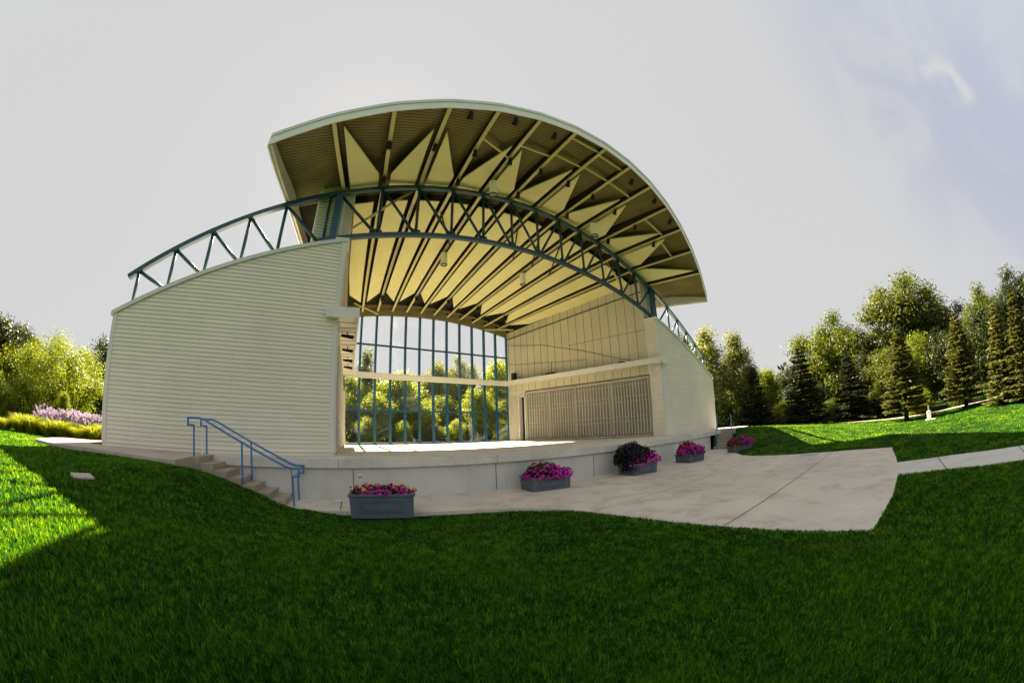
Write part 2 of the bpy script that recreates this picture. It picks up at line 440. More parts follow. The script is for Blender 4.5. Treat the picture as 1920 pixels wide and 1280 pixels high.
# ------------------------------------------------------------------ terrain
ST = -1.08                                  # apron level; the stage floor is z = 0
CP = np.array([
 (-10.5, -12, -.98), (-8, -10, -1.02), (-6, -8, -1.05), (-5, -11, -1.05), (-9, -5.5, -1.03), (-8, -14, -1), (-3, -15, -1.05), (3, -15.5, -1.05), (7.2, -13, -1.03), (7, -9, -1.0), (8.2, -6.6, -.98),
 (-10.2, -3.6, -1.05), (-11.3, -2.9, -.60), (-10.4, -3.1, -.96), (-12.5, -4.3, -.10), (-11.6, -5.4, -.60), (-13.7, -6, -.20), (-12.4, -7.6, -.42), (-12.8, -9.5, -.47), (-15.3, -3.6, -.10), (-14, -4, -.12), (-16.5, -3.2, -.10), (-18, -3, -.10), (-15, -5, -.14), (-16.4, -5.2, -.06), (-20, -2, -.08), (-22, 2, -.06), (-25, 8, -.1), (-30, 0, -.1), (-20, -10, -.15), (-15, -12, -.55), (-30, -20, -.3), (-12, -20, -1),
 (8, -25, -.9), (11.3, -4.4, -.42), (12.8, -4, -.06), (14, -2, -.06), (9.4, -5.8, -.92), (10.6, -5.8, -.55), (13, -6, -.36), (17, -2, -.1), (19.5, -5.3, -.3), (27, 0, -.45), (26, -5.4, -.72), (18, -14, -.85), (12, -10, -.88), (20.7, -19.3, -.68), (19, -21.6, -.56), (17.2, -23.5, -.45), (20.9, -14.8, -.86), (28, -22, -.6), (40, -10, -1.1), (13, -24, -.60), (40, 30, -.6),
 (0, 16, -.12), (-10, 16, -.12), (12, 16, -.12), (0, 30, -.3), (-20, 30, -.3), (20, 35, -.4), (0, 5, -.9), (17, 5, -.1), (-17, 6, -.08), (0, -2.2, -1.2), (-6, -2.2, -1.2), (6, -2.2, -1.2)]
 + [(120*math.cos(a), 120*math.sin(a), -0.9) for a in np.linspace(0, 2*math.pi, 13)[:-1]] + [(60*math.cos(a), 60*math.sin(a), -0.75) for a in np.linspace(0.2, 2*math.pi+0.2, 11)[:-1]], float)
def _U(r): return r*r*np.log(r+1e-9)
_n = len(CP)
_K = _U(np.hypot(CP[:, None, 0]-CP[None, :, 0], CP[:, None, 1]-CP[None, :, 1])) + np.eye(_n)*0.6
_P = np.c_[np.ones(_n), CP[:, :2]]
_A = np.zeros((_n+3, _n+3)); _A[:_n, :_n] = _K; _A[:_n, _n:] = _P; _A[_n:, :_n] = _P.T
_W = np.linalg.solve(_A, np.r_[CP[:, 2], 0, 0, 0])
def ground(x, y):
    x, y = np.atleast_1d(np.asarray(x, float)), np.atleast_1d(np.asarray(y, float))
    out = np.zeros(x.shape); xf, yf = x.ravel(), y.ravel(); of = out.ravel()
    for s in range(0, len(xf), 20000):
        xs, ys = xf[s:s+20000], yf[s:s+20000]
        of[s:s+20000] = _U(np.hypot(xs[:, None]-CP[None, :, 0], ys[:, None]-CP[None, :, 1])) @ _W[:_n] + _W[_n] + _W[_n+1]*xs + _W[_n+2]*ys
    z = of.reshape(x.shape)
    d = np.hypot(x, y); k = np.clip((d-60)/60, 0, 1)
    return z*(1-k) - 0.9*k
def gz(x, y): return float(ground(x, y)[0])

def ylip(x):
    return -2.75 - 0.0425*x + 0.00725*x*x
LIPX = [-12.4] + [float(x) for x in np.arange(-12, 12.9, 0.75)] + [12.9]
APRON = [(-4.65, -11.95), (-2.4, -12.35), (0, -12.6), (2.6, -12.7), (5.58, -12.7), (6.05, -11), (6.1, -7.8), (6.35, -6.5), (6.9, -5.7), (7.9, -5.05), (9.2, -4.3), (10.2, -3.7), (11.0, -3.4), (11.0, -2.1), (6, -2.1), (0, -2.3), (-5, -1.9), (-8, -1.3), (-10.3, -1.5), (-10.4, -2.75), (-9.93, -2.9), (-9.0, -3.3), (-8.0, -3.85), (-7.2, -4.12), (-6.1, -4.5), (-5.3, -5.1), (-4.8, -5.8), (-4.65, -6.6)]
WALKL = [(-12.38, -0.3), (-12.36, -1.1), (-12.62, -2.3), (-12.7, -3.45), (-13.1, -3.30), (-14.0, -2.7), (-15.0, -2.29), (-16.0, -2.05), (-17.2, -1.9), (-18.2, -1.2), (-18.6, 0.5), (-18.6, 12), (-17.0, 12), (-16.9, 0.4), (-16.4, -0.3)]
WALKR = [(12.9, -0.3), (16.6, -0.3), (16.6, 12), (18.2, 12), (18.2, -1.6), (17.2, -2.6), (13.6, -2.9), (13.15, -1.75), (12.9, -1.9)]
PATHR = [(-0.25, -12.3), (1.7, -12.4), (1.85, -14.5), (1.45, -16.9), (0.9, -19.2), (-0.6, -23.5), (-2.7, -22.8), (-1.4, -19.0), (-0.75, -16.2), (-0.35, -14.2)]
PATHFAR = [(7.6, -10.2)]
def inside(poly, x, y, grow=0):
    p = np.array(poly); r = np.zeros(x.shape, bool)
    for k in range(len(p)):
        (x0, y0), (x1, y1) = p[k], p[(k+1) % len(p)]
        c = ((y0 > y) != (y1 > y)) & (x < (x1-x0)*(y-y0)/(y1-y0+1e-12)+x0)
        r ^= c
    if grow:
        d = np.full(x.shape, 1e9)
        for k in range(len(p)):
            a, b = p[k], p[(k+1) % len(p)]; ab = b-a
            t = np.clip(((x-a[0])*ab[0]+(y-a[1])*ab[1])/(ab@ab), 0, 1)
            d = np.minimum(d, np.hypot(x-a[0]-t*ab[0], y-a[1]-t*ab[1]))
        if grow < 0: r &= d > -grow
        else: r |= d < grow
    return r
STAGE = [(x, ylip(x)) for x in LIPX] + [(12.9, 12), (-12.4, 12)]
STAIRL = [(-12.4, -1.0), (-12.68, -2.22), (-10.3, -2.75), (-9.9, -1.5)]
STAIRR = [(10.9, -2.5), (11.35, -3.75), (13.6, -2.95), (13.2, -1.7)]
WINGL = [(-16.2, -0.5), (-6, -0.5), (-6, 12), (-16.2, 12)]
WINGR = [(6, -0.5), (16.2, -0.5), (16.2, 12), (6, 12)]

def make_ground():
    def axis(lo, hi, f0, f1, step):
        a = list(np.arange(f0, f1+1e-6, step))
        v, s = f1, step
        while v < hi: s *= 1.22; v += s; a.append(v)
        v, s = f0, step
        while v > lo: s *= 1.22; v -= s; a.insert(0, v)
        return np.array(a)
    xs = axis(-900, 900, -20, 15, 0.22); ys = axis(-900, 900, -17, 4, 0.22)
    X, Y = np.meshgrid(xs, ys); Z = ground(X, Y)
    Z += 0.012*np.sin(X*2.1+1.3*np.sin(Y*1.7))*np.sin(Y*2.4)
    for poly, top in ((APRON, ST), (WALKL, 0), (WALKR, 0), (PATHR, ST)):      # just below the slab along its edges, well below inside
        m = inside(poly, X, Y, 0.24); Z[m] = np.minimum(Z[m], top-0.025)
        m = inside(poly, X, Y, -0.02); Z[m] = np.minimum(Z[m], top-0.16)
    for poly, drop in ((STAIRL, -1.3), (STAIRR, -1.3), (STAGE, -1.25), (WINGL, -0.4), (WINGR, -0.4)):
        m = inside(poly, X, Y, -0.24 if poly is not STAIRL and poly is not STAIRR else -0.06); Z[m] = np.minimum(Z[m], drop)
    ny, nx = X.shape
    V = np.c_[X.ravel(), Y.ravel(), Z.ravel()]
    i = np.arange(ny*nx).reshape(ny, nx)
    F = np.stack([i[:-1, :-1], i[:-1, 1:], i[1:, 1:], i[1:, :-1]], -1).reshape(-1, 4)
    o = np_mesh('ground', V, F, M['lawn'], smooth=True)
    o['kind'] = 'structure'
make_ground()

def grass():
    """blades thinning out with distance from where one stands on the lawn"""
    V3, out, TU = [], [], []
    c0 = np.array([CAM.x, CAM.y])
    for r0, r1, dens, w, h, back in ((0.25, 2.6, 8500, 0.0065, 0.058, True), (2.6, 5.0, 4600, 0.009, 0.052, True), (5.0, 9.5, 1800, 0.014, 0.05, False), (9.5, 17, 620, 0.022, 0.048, False), (17, 34, 170, 0.04, 0.05, False)):
        n = int(math.pi*(r1*r1-r0*r0)*dens)
        rr = np.sqrt(rng.uniform(r0*r0, r1*r1, n)); a = rng.uniform(0, 2*math.pi, n)
        x = c0[0]+rr*np.cos(a); y = c0[1]+rr*np.sin(a)
        if not back or r1 > 3:
            fx, fy = 0.5896, 0.8077
            dv = (np.cos(a)*fx+np.sin(a)*fy); k = dv > -0.2; x, y = x[k], y[k]
        bad = np.zeros(x.shape, bool)
        for p, g in ((APRON, 0.0), (STAGE, 0.05), (WALKL, 0.0), (WALKR, 0), (PATHR, 0.0), (STAIRL, 0.04), (STAIRR, 0.04), (WINGL, 0.05), (WINGR, 0.05)):
            bad |= inside(p, x, y, g)
        bad |= inside([(-8.62, -4.0), (-7.32, -4.45), (-7.1, -3.8), (-8.7, -3.3)], x, y)
        for (px, py, pr) in ((-13.75, -5.95, 0.34),):
            bad |= np.hypot(x-px, y-py) < pr*0.85
        x, y = x[~bad], y[~bad]
        z = ground(x, y)+0.012*np.sin(x*2.1+1.3*np.sin(y*1.7))*np.sin(y*2.4)
        for poly, top in ((APRON, ST), (PATHR, ST), (WALKL, 0), (WALKR, 0)):
            m = inside(poly, x, y, 0.24); z[m] = np.minimum(z[m], top-0.02)
        n = len(x)
        def cell(c, k):
            i, j = np.floor(x/c).astype(np.int64), np.floor(y/c).astype(np.int64)
            v = np.sin(i*12.9898+j*78.233+k)*43758.5453; return v-np.floor(v)
        c0_ = 0.008 if r1 < 3 else 0.014 if r1 < 6 else 0.026 if r1 < 10 else 0.055 if r1 < 18 else 0.14
        tuft = 0.42*cell(c0_, 1)+0.34*cell(c0_*2.6, 2)+0.24*cell(c0_*6.5, 3)
        TU.append(np.repeat(tuft, 5))
        cl = 0.75+0.5*np.sin(x*5.3+2*np.sin(y*3.1))*np.sin(y*4.7+1.5*np.sin(x*2.3))
        hh = h*rng.uniform(0.6, 1.15, n)*(0.8+0.25*cl)*(0.62+0.76*tuft)
        ww = w*rng.uniform(0.7, 1.3, n)
        th = rng.uniform(0, 2*math.pi, n); le = rng.uniform(0.05, 0.85, n)*hh*1.1; la = rng.uniform(0, 2*math.pi, n)+0.6*np.sin(x*0.8)
        bx, by = np.cos(th)*ww/2, np.sin(th)*ww/2
        dx, dy = np.cos(la)*le, np.sin(la)*le
        b0 = np.c_[x-bx, y-by, z-0.012]; b1 = np.c_[x+bx, y+by, z-0.012]
        m0 = np.c_[x-bx*.8+dx*.3, y-by*.8+dy*.3, z+hh*.55]; m1 = np.c_[x+bx*.8+dx*.3, y+by*.8+dy*.3, z+hh*.55]
        t = np.c_[x+dx, y+dy, z+hh*0.95]
        base = sum(len(v) for v in out)
        out.append(np.stack([b0, b1, m0, m1, t], 1).reshape(-1, 3))
        i = base+np.arange(n)*5
        V3.append(np.concatenate([np.stack([i, i+1, i+3], -1), np.stack([i, i+3, i+2], -1), np.stack([i+2, i+3, i+4], -1)]))
    o = np_mesh('grass', np.concatenate(out), np.concatenate(V3), M['blade'])
    at = o.data.attributes.new('tuft', 'FLOAT', 'POINT'); at.data.foreach_set('value', np.concatenate(TU).astype(np.float32))
    tag(o, 'short green mown lawn grass around the concrete apron', 'grass', kind='stuff')
grass()

# ------------------------------------------------------------------ slabs
def slab(name, poly, z0, z1, mat, bev=0.02):
    mb = MB(); mb.hexa(poly, z0, z1)
    o = mb.build(name, mat, bevel=bev); o['kind'] = 'structure'; return o
def ccw(p):
    a = sum(p[k][0]*p[(k+1) % len(p)][1]-p[(k+1) % len(p)][0]*p[k][1] for k in range(len(p)))
    return p if a > 0 else p[::-1]
slab('apron_pavement', ccw(APRON), ST-0.12, ST, M['apron'])
slab('walkway', ccw(WALKL), -0.35, -0.004, M['walk'])
slab('walkway', ccw(WALKR), -0.35, -0.004, M['path'])
slab('footpath', ccw([(x, y) for x, y in PATHR]), ST-0.11, ST-0.012, M['path'])
mb = MB()
def seam(pts, z=ST+0.004, w=0.022):
    for (x0, y0), (x1, y1) in zip(pts[:-1], pts[1:]):
        d = Vector((x1-x0, y1-y0, 0)).normalized(); nn = Vector((-d.y, d.x, 0))*w/2
        mb.poly([(x0-nn.x, y0-nn.y, z), (x1-nn.x, y1-nn.y, z), (x1+nn.x, y1+nn.y, z), (x0+nn.x, y0+nn.y, z)])
seam([(-4.6, -9.5), (-0.65, -9.72), (3.86, -10.0), (6.0, -10.15)])
seam([(-4.6, -6.6), (0, -6.75), (6.2, -6.9)], w=0.014)
seam([(1.2, -12.6), (1.0, -9.8), (0.8, -6.8), (0.6, -2.95)], w=0.014)
seam([(-9.0, -3.25), (-8.75, -2.1)], w=0.025)
mb.build('pavement_joint', M['joint'])['kind'] = 'structure'
mb = MB()
seam([(-0.75, -16.2), (1.45, -16.7)], z=ST-0.008, w=0.03)
seam([(-0.3, -13.9), (1.8, -14.0)], z=ST-0.008, w=0.03)
seam([(-1.4, -19.0), (0.9, -19.2)], z=ST-0.008, w=0.03)
mb.build('footpath_joint', M['joint'])['kind'] = 'structure'
# far pale path along the foot of the trees
mb = MB()
cl = [(23.0, -5.2), (22.5, -8.4), (22.0, -10.4), (21.3, -14.7), (20.7, -19.2), (19.2, -21.9), (17.3, -23.8), (13, -28)]
for k in range(len(cl)-1):
    for j in range(6):
        a = np.array(cl[k])*(1-j/6)+np.array(cl[k+1])*j/6; b = np.array(cl[k])*(1-(j+1)/6)+np.array(cl[k+1])*(j+1)/6
        n0 = np.array([-(cl[k+1][1]-cl[k][1]), cl[k+1][0]-cl[k][0]]); n0 = n0/np.hypot(*n0)*0.75*min(1, (k+0.6)/2.2)
        q = [a-n0, b-n0, b+n0, a+n0]
        mb.poly([(p[0], p[1], gz(p[0], p[1])+0.10) for p in q])
mb.build('far_path', M['walk'])['kind'] = 'structure'

# ------------------------------------------------------------------ stage platform
stage = tag(empty('stage_platform'), 'raised pale concrete stage with a curved front edge', 'stage')
mb = MB(); mb.hexa(ccw([(x, ylip(x)) for x in LIPX]+[(12.9, -0.2), (8.9, -0.2), (6.6, 11.9), (-6.6, 11.9), (-8.9, -0.2), (-12.4, -0.2)]), -0.25, 0)
for x in (-8.75, -4.2, 0.4, 4.6, 8.6):
    y = ylip(x); mb.box(x-0.006, y-0.004, -0.245, x+0.006, y+0.012, -0.02, 1)
mb.build('stage_floor', [M['lip'], M['joint']], stage, bevel=0.02)
mb = MB(); mb.hexa(ccw([(x, ylip(x)+0.09) for x in LIPX if x < 11]+[(10.95, -2.2), (10.95, 6), (-12.4, 6)]), -1.4, -0.262)
for x in (-10.0, -8.35, -4.2, -0.2, 3.8, 7.8):
    y = ylip(x)+0.086; mb.box(x-0.008, y-0.004, -1.08, x+0.008, y+0.01, -0.27, 1)
mb.build('stage_wall', [M['stage_wall'], M['joint']], stage)
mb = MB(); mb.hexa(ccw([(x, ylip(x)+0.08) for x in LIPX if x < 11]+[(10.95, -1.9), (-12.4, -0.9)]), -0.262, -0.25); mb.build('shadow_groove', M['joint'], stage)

def stairs(o, rz, side, run, w, label, risers=7):
    """steps going down along local +x from the top inner corner o; side: which way the width lies"""
    t = tag(empty('concrete_stairs', (o[0], o[1], 0), rz), label, 'stairs')
    mb = MB(); d = run/(risers-1); h = -ST/risers
    pts = [(-0.20, ST-0.2), (-0.20, -0.002), (0.018, -0.002)]
    for k in range(1, risers):
        x = d*(k-1)
        pts += [(x+0.018, -(k-1)*h-0.03), (x, -k*h), (x+d+0.018, -k*h)]
    pts += [(run+0.018, -(risers-1)*h-0.03), (run, ST), (run, ST-0.2)]
    y0, y1 = (-0.22*side, (w+0.12)*side)
    A = [(p[0], y0, p[1]) for p in pts]; B = [(p[0], y1, p[1]) for p in pts]; n = len(A)
    # cheek faces are cut per step so that they stay flat and clean
    for P in (A, B):
        for k in range(len(pts)-1):
            x0, x1 = pts[k][0], pts[k+1][0]
            if x1-x0 > 0.02: mb.poly([(x0, P[0][1], ST-0.2), (x1, P[0][1], ST-0.2), (x1, P[0][1], pts[k+1][1]), (x0, P[0][1], pts[k][1])])
    for k in range(n-1): mb.poly([A[k], B[k], B[k+1], A[k+1]])
    mb.build('steps', M['stairc'], t)
    return t
def handrail(o, rz, y, run, label, group):
    t = tag(empty('handrail', (o[0], o[1], 0), rz), label, 'handrail', group)
    def part(name, pts):
        mb = MB(); mb.tube(pts, 0.026, 8); return mb.build(name, M['rail'], t)
    xa, xb = -0.18, run+0.22; zt, zb = 0.90, ST+0.90
    part('top_rail', [(xa, y, zt-0.17), (xa-0.18, y, zt-0.17), (xa-0.18, y, zt), (-0.02, y, zt), (0.16, y, zt-0.05), (run+0.02, y, zb+0.05), (run+0.18, y, zb), (xb+0.16, y, zb), (xb+0.16, y, zb-0.19), (xb, y, zb-0.19)])
    part('post', [(xa, y, -0.01), (xa, y, zt-0.17)])
    part('post', [(xb, y, ST-0.02), (xb, y, zb-0.19)])
    xm = run*0.52; part('post', [(xm, y, ST*0.55), (xm, y, zt-0.05+(xm-0.16)/(run-0.14)*(ST+0.10)+0.02)])
    return t
SL, RL = (-12.2, -1.14), R(-12)
stairs(SL, RL, -1, 2.2, 0.90, 'brown concrete steps going down beside the left end of the stage')
handrail(SL, RL, -0.92, 2.2, 'blue handrail on the lawn side of the left steps', 'blue stair handrails')
handrail(SL, RL, -0.02, 2.2, 'blue handrail on the stage wall side of the left steps', 'blue stair handrails')
SR, RR = (13.10, -1.80), R(201)
stairs(SR, RR, 1, 2.15, 0.90, 'concrete steps at the far right end of the stage')
handrail(SR, RR, 0.92, 2.15, 'blue handrail on the lawn side of the far right steps', 'blue stair handrails')
handrail(SR, RR, -0.02, 2.15, 'blue handrail beside the stage wall at the far right steps', 'blue stair handrails')
mb = MB(); mb.tube([(-12.50, -1.16, -0.01), (-12.50, -1.16, 0.72)], 0.018, 8); mb.lathe([(0.05, 0), (0.05, 0.02), (0.02, 0.03)], (-12.50, -1.16, -0.004), 12)
tag(mb.build('white_pipe', M['white']), 'thin white pipe standing beside the top post of the left handrail', 'pipe')

# ------------------------------------------------------------------ bandshell
shell = tag(empty('bandshell', (0, 0, 0)), 'open-air bandshell with a fan-shaped arched canopy, pale clapboard wings and blue arched truss', 'bandshell')

CAPX = [8.65, 9.99, 11.27, 12.63, 13.64, 14.69, 16.11]
CAPZ = [6.96, 6.53, 6.02, 5.48, 5.02, 4.46, 3.78]
_cp = np.polyfit(CAPX, CAPZ, 3)
def capz(x): return float(np.polyval(_cp, abs(x)))
BH = 0.1226; Z0 = 0.095
def xat(z):
    lo, hi = 8.6, 16.2
    for _ in range(40):
        m = (lo+hi)/2
        if capz(m)-0.14 > z: lo = m
        else: hi = m
    return lo
YF, YB = -0.40, 11.6
XO, XI = 16.03, 8.64
for s in (-1, 1):
    w = MB()
    n = 0
    while True:
        z = Z0+n*BH; z1 = min(z+BH, capz(XI)-0.14)
        if z1-z < 0.02: break
        xo0 = min(XO-0.15, xat(z)); xo1 = min(XO-0.15, xat(z1))
        a, b = XI+0.13, None
        if xo0 > a+0.05:
            xo1 = max(xo1, a+0.01)
            q = [(s*a, YF-0.016, z), (s*xo0, YF-0.016, z), (s*xo1, YF, z1), (s*a, YF, z1)]
            w.poly(q if s > 0 else q[::-1], 0)
            q = [(s*a, YF+0.004, z), (s*xo0, YF+0.004, z), (s*xo0, YF-0.016, z), (s*a, YF-0.016, z)]
            w.poly(q if s > 0 else q[::-1], 1)  # lip underside, coloured dark to paint in its shadow line
        n += 1
    # solid body behind the boards
    xs = np.linspace(XI, XO, 14)
    prof = [(XO, -0.02), (XI, -0.02)] + [(x, capz(x)-0.13) for x in xs]
    # the inner face leans back with the splayed stage wall
    def inner(y): return 8.64-(y+0.38)*0.2061
    A = [(s*x, YF+0.006, z) for x, z in prof]
    B = [(s*(x if x > 8.7 else inner(YB)+0.35), YB, z) for x, z in prof]
    A = [(s*(x if x > 8.7 else x+0.02), y, z) for (x, y, z) in [(abs(p[0]), p[1], p[2]) for p in A]]
    if s > 0: A, B = A[::-1], B[::-1]
    w.loft(A, B, 0)
    wing = w.build('side_wing', [M['siding'], M['groove']], shell)
    c = MB()
    top = [(x, capz(x)) for x in np.linspace(XI-0.05, XO+0.08, 16)]
    for (x0, z0), (x1, z1) in zip(top[:-1], top[1:]):
        A = [(s*x0, YF-0.075, z0-0.13), (s*x0, YB+0.05, z0-0.10), (s*x0, YB+0.05, z0), (s*x0, YF-0.075, z0)]
        B = [(s*x1, YF-0.075, z1-0.13), (s*x1, YB+0.05, z1-0.10), (s*x1, YB+0.05, z1), (s*x1, YF-0.075, z1)]
        # keep the cap clear of the splayed wall towards the rear
        for P, xx in ((A, x0), (B, x1)):
            if xx < 8.8:
                P[1] = (s*xx, P[1][1], P[1][2]); P[2] = (s*xx, P[2][1], P[2][2])
        c.loft(A if s > 0 else A[::-1], B if s > 0 else B[::-1])
    c.build('metal_cap', M['cap'], wing)
    t = MB()
    t.box(min(s*XI, s*(XI+0.13)), YF-0.03, Z0-0.0, max(s*XI, s*(XI+0.13)), YF+0.01, capz(XI+0.07)-0.12)
    t.build('corner_trim', M['trim'], wing)
    t = MB(); t.box(min(s*(XO-0.15), s*XO), YF-0.03, Z0, max(s*(XO-0.15), s*XO), YF+0.01, capz(XO-0.05)-0.12)
    t.build('corner_trim', M['trim'], wing)
    t = MB(); t.box(min(s*XI, s*XO), YF+0.012, -0.002, max(s*XI, s*XO), YF+0.06, Z0+0.02); t.build('plinth', M['stage_wall'], wing)

# --- inner stage walls (splayed)
WA, WBk = Vector((8.615, -0.38)), Vector((6.166, 11.5))
WD = (WBk-WA).normalized(); WL = (WBk-WA).length; WN = Vector((-WD.y, WD.x))       # WN: towards stage on the right side?
if WN.x > 0: WN = -WN
def wp(s, a, off, z):
    p = WA+WD*a+WN*off
    return (s*p.x, p.y, z)
def wbox(mb, s, a0, a1, o0, o1, z0, z1, mi=0, z0b=None, z1b=None):
    z0b = z0 if z0b is None else z0b; z1b = z1 if z1b is None else z1b
    A = [wp(s, a0, o0, z0), wp(s, a0, o1, z0), wp(s, a0, o1, z1), wp(s, a0, o0, z1)]
    B = [wp(s, a1, o0, z0b), wp(s, a1, o1, z0b), wp(s, a1, o1, z1b), wp(s, a1, o0, z1b)]
    mb.loft(A if s < 0 else A[::-1], B if s < 0 else B[::-1], mi)
ZTR = lambda i: 11.06089-0.0572*i*i+3e-5*i**4
ZBT = lambda i: 8.58105-0.04229*i*i+3e-5*i**4
def wtop(a):
    f = max(0, min(1, a/WL)); return 9.05+0.45 + f*(7.95+0.30-9.05-0.45)
for s in (-1, 1):
    w = MB()
    wbox(w, s, 0.72, 10.40, -0.30, 0.0, 3.55, wtop(0.72), 0, 3.55, wtop(10.4))      # above the gates
    wbox(w, s, 10.40, 10.98, -0.30, 0.0, 3.30, wtop(10.4), 0, 3.30, wtop(10.98))
    wbox(w, s, 10.98, WL, -0.30, 0.0, 0.0, wtop(10.98), 0, 0.0, wtop(WL))
    wbox(w, s, 0.72, 10.40, -0.30, -0.12, 0.0, 3.55)
        # vertical cover seams and one level seam
    for a in np.arange(1.35, WL-0.1, 0.62):
        wbox(w, s, a-0.013, a+0.013, 0.001, 0.006, 4.46, wtop(a)-0.02, 1)
        wbox(w, s, a-0.013, a+0.013, 0.001, 0.006, 3.66, 4.12, 1)
    wbox(w, s, 0.75, 6.4, 0.001, 0.005, 6.30, 6.325, 1)
    wbox(w, s, 0.75, WL, 0.001, 0.05, wtop(0.75)-0.72, wtop(0.75)-0.66, 1, wtop(WL)-0.55, wtop(WL)-0.49)
    wbox(w, s, 0.73, 10.4, 0.001, 0.012, 3.56, 3.63, 1)
    wall = w.build('stage_side_wall', [M['plaster'], M['groove']], shell)
    # clapboard pier at the front end
    p = MB(); n = 0
    while Z0+n*BH < 6.80:
        z = Z0+n*BH; z1 = min(z+BH, 6.82)
        q = [wp(s, 0.10, 0.016, z), wp(s, 0.62, 0.016, z), wp(s, 0.62, 0.0, z1), wp(s, 0.10, 0.0, z1)]
        p.poly(q[::-1] if s > 0 else q, 0)
        q = [wp(s, 0.10, -0.002, z), wp(s, 0.62, -0.002, z), wp(s, 0.62, 0.016, z), wp(s, 0.10, 0.016, z)]
        p.poly(q[::-1] if s > 0 else q, 1); n += 1
    wbox(p, s, 0.0, 0.72, -0.4, -0.004, -0.01, 6.83)
    pier = p.build('pier', [M['siding'], M['groove']], shell)
    t = MB(); wbox(t, s, -0.02, 0.10, -0.05, 0.03, Z0, 6.83); wbox(t, s, 0.62, 0.72, -0.05, 0.03, Z0, 6.83)
    wbox(t, s, -0.08, 0.76, -0.4, 0.07, 6.83, 6.97); t.build('corner_trim', M['trim'], pier)
    # ledge with soffit joints
    l = MB()
    wbox(l, s, -0.30, WL-0.1, -0.02, 0.62, 4.20, 4.26); wbox(l, s, -0.34, WL-0.1, 0.60, 0.66, 4.12, 4.44); wbox(l, s, -0.30, WL-0.1, -0.02, 0.60, 4.40, 4.44)
    wbox(l, s, -0.36, -0.30, -0.38, 0.66, 4.12, 4.44)
    wbox(l, s, -0.30, -0.03, -0.36, -0.02, 4.13, 4.43)
    for a in np.arange(0.5, WL-0.2, 0.62): wbox(l, s, a-0.022, a+0.022, 0.0, 0.6, 4.190, 4.203, 1)
    led = l.build('ledge', [M['trim'], M['groove']], shell)
    # barred gates
    def gate(a0, a1, nb, label=None, hgt=3.52):
        g = MB()
        wbox(g, s, a0, a1, -0.09, -0.06, 0.03, hgt)
        wbox(g, s, a0, a0+0.05, -0.06, 0.0, 0.03, hgt); wbox(g, s, a1-0.05, a1, -0.06, 0.0, 0.03, hgt)
        wbox(g, s, a0, a1, -0.06, 0.0, 0.03, 0.13); wbox(g, s, a0, a1, -0.06, 0.0, hgt-0.1, hgt)
        wbox(g, s, a0+0.05, a1-0.05, -0.06, -0.045, 0.13, hgt-0.1, 1)
        gd = g.build('barred_gate', [M['door'], M['gate_back']], shell)
        b = MB(); bs = np.linspace(a0+0.12, a1-0.12, nb)
        for a in bs: b.tube([wp(s, a, -0.05, 0.16), wp(s, a, 0.03, 0.22), wp(s, a, 0.03, hgt-0.2), wp(s, a, -0.05, hgt-0.14)], 0.034, 6)
        for z in (hgt*0.28, hgt*0.36, hgt*0.62, hgt*0.70, hgt*0.9): b.tube([wp(s, a0+0.05, 0.045, z), wp(s, a1-0.05, 0.045, z)], 0.020, 5)
        for a in bs: wbox(b, s, a-0.03, a+0.03, -0.0, 0.012, 0.135, 0.175, 1)
        b.build('grille', [M['door'], M['dark']], gd)
    gate(0.76, 3.40, 13); gate(3.43, 6.12, 12); gate(6.16, 8.28, 10); gate(8.32, 10.36, 9)
    g = MB(); wbox(g, s, 11.12, WL-0.06, -0.0, 0.035, 0.03, 3.3); gd = g.build('barred_gate', M['door'], shell)
    b = MB()
    for a in np.linspace(11.25, WL-0.18, 5): b.tube([wp(s, a, 0.05, 0.2), wp(s, a, 0.05, 3.1)], 0.02, 6)
    for z in (1.2, 2.3): b.tube([wp(s, 11.15, 0.05, z), wp(s, WL-0.1, 0.05, z)], 0.012, 5)
    b.build('grille', M['door'], gd)
    # doorway: jambs, and a black sheet painting in the unlit interior
    d = MB(); wbox(d, s, 10.40, 10.50, -0.32, 0.03, 0.0, 3.30); wbox(d, s, 10.90, 11.0, -0.32, 0.03, 0.0, 3.30); wbox(d, s, 10.40, 11.0, -0.32, 0.03, 3.22, 3.34)
    wbox(d, s, 10.90, 10.97, 0.03, 0.16, 0.02, 3.15)
    d.build('door_frame', M['trim'], shell)
    d = MB(); wbox(d, s, 10.50, 10.90, -0.25, -0.22, 0.0, 3.22); d.build('unlit_doorway_sheet', M['dark'], shell)

# --- roof
def rp(i, t, up=0.0):
    """point on the line of rib undersides; t=-1 front edge, 0 truss, 1 rear wall"""
    if i < -7.2: i = -7.28+0.26*max(0, -t)
    if t <= 0:
        k = -t; yf = -4.708+0.0441*i*i
        zf = 11.797-0.0731*i*i+1.3e-4*i**4; z0 = ZTR(i)+0.13
        return Vector((i*(1.5+0.194*k), yf*k, z0+(zf-z0)*k+up))
    z0 = ZTR(i)+0.13; zb = 8.5845-0.018*i*i+0.26
    return Vector((i*(1.5-0.4723*t), 11.5*t, z0+(zb-z0)*t+up))
def rdepth(t):
    if t <= 0: return 0.56+(0.24-0.56)*max(0, (-t-0.15)/0.85)
    return 0.56-0.06*t
def ty(i, y):
    return y/11.5 if y >= 0 else -y/(-4.708+0.0441*i*i)
IE = 7.28
cols = [-IE]+list(range(-6, 7))+[IE]
TS = [-1, -0.8, -0.6, -0.4, -0.2, 0, 0.1, 0.25, 0.4, 0.55, 0.7, 0.85, 1.0, 1.035]
d = MB()
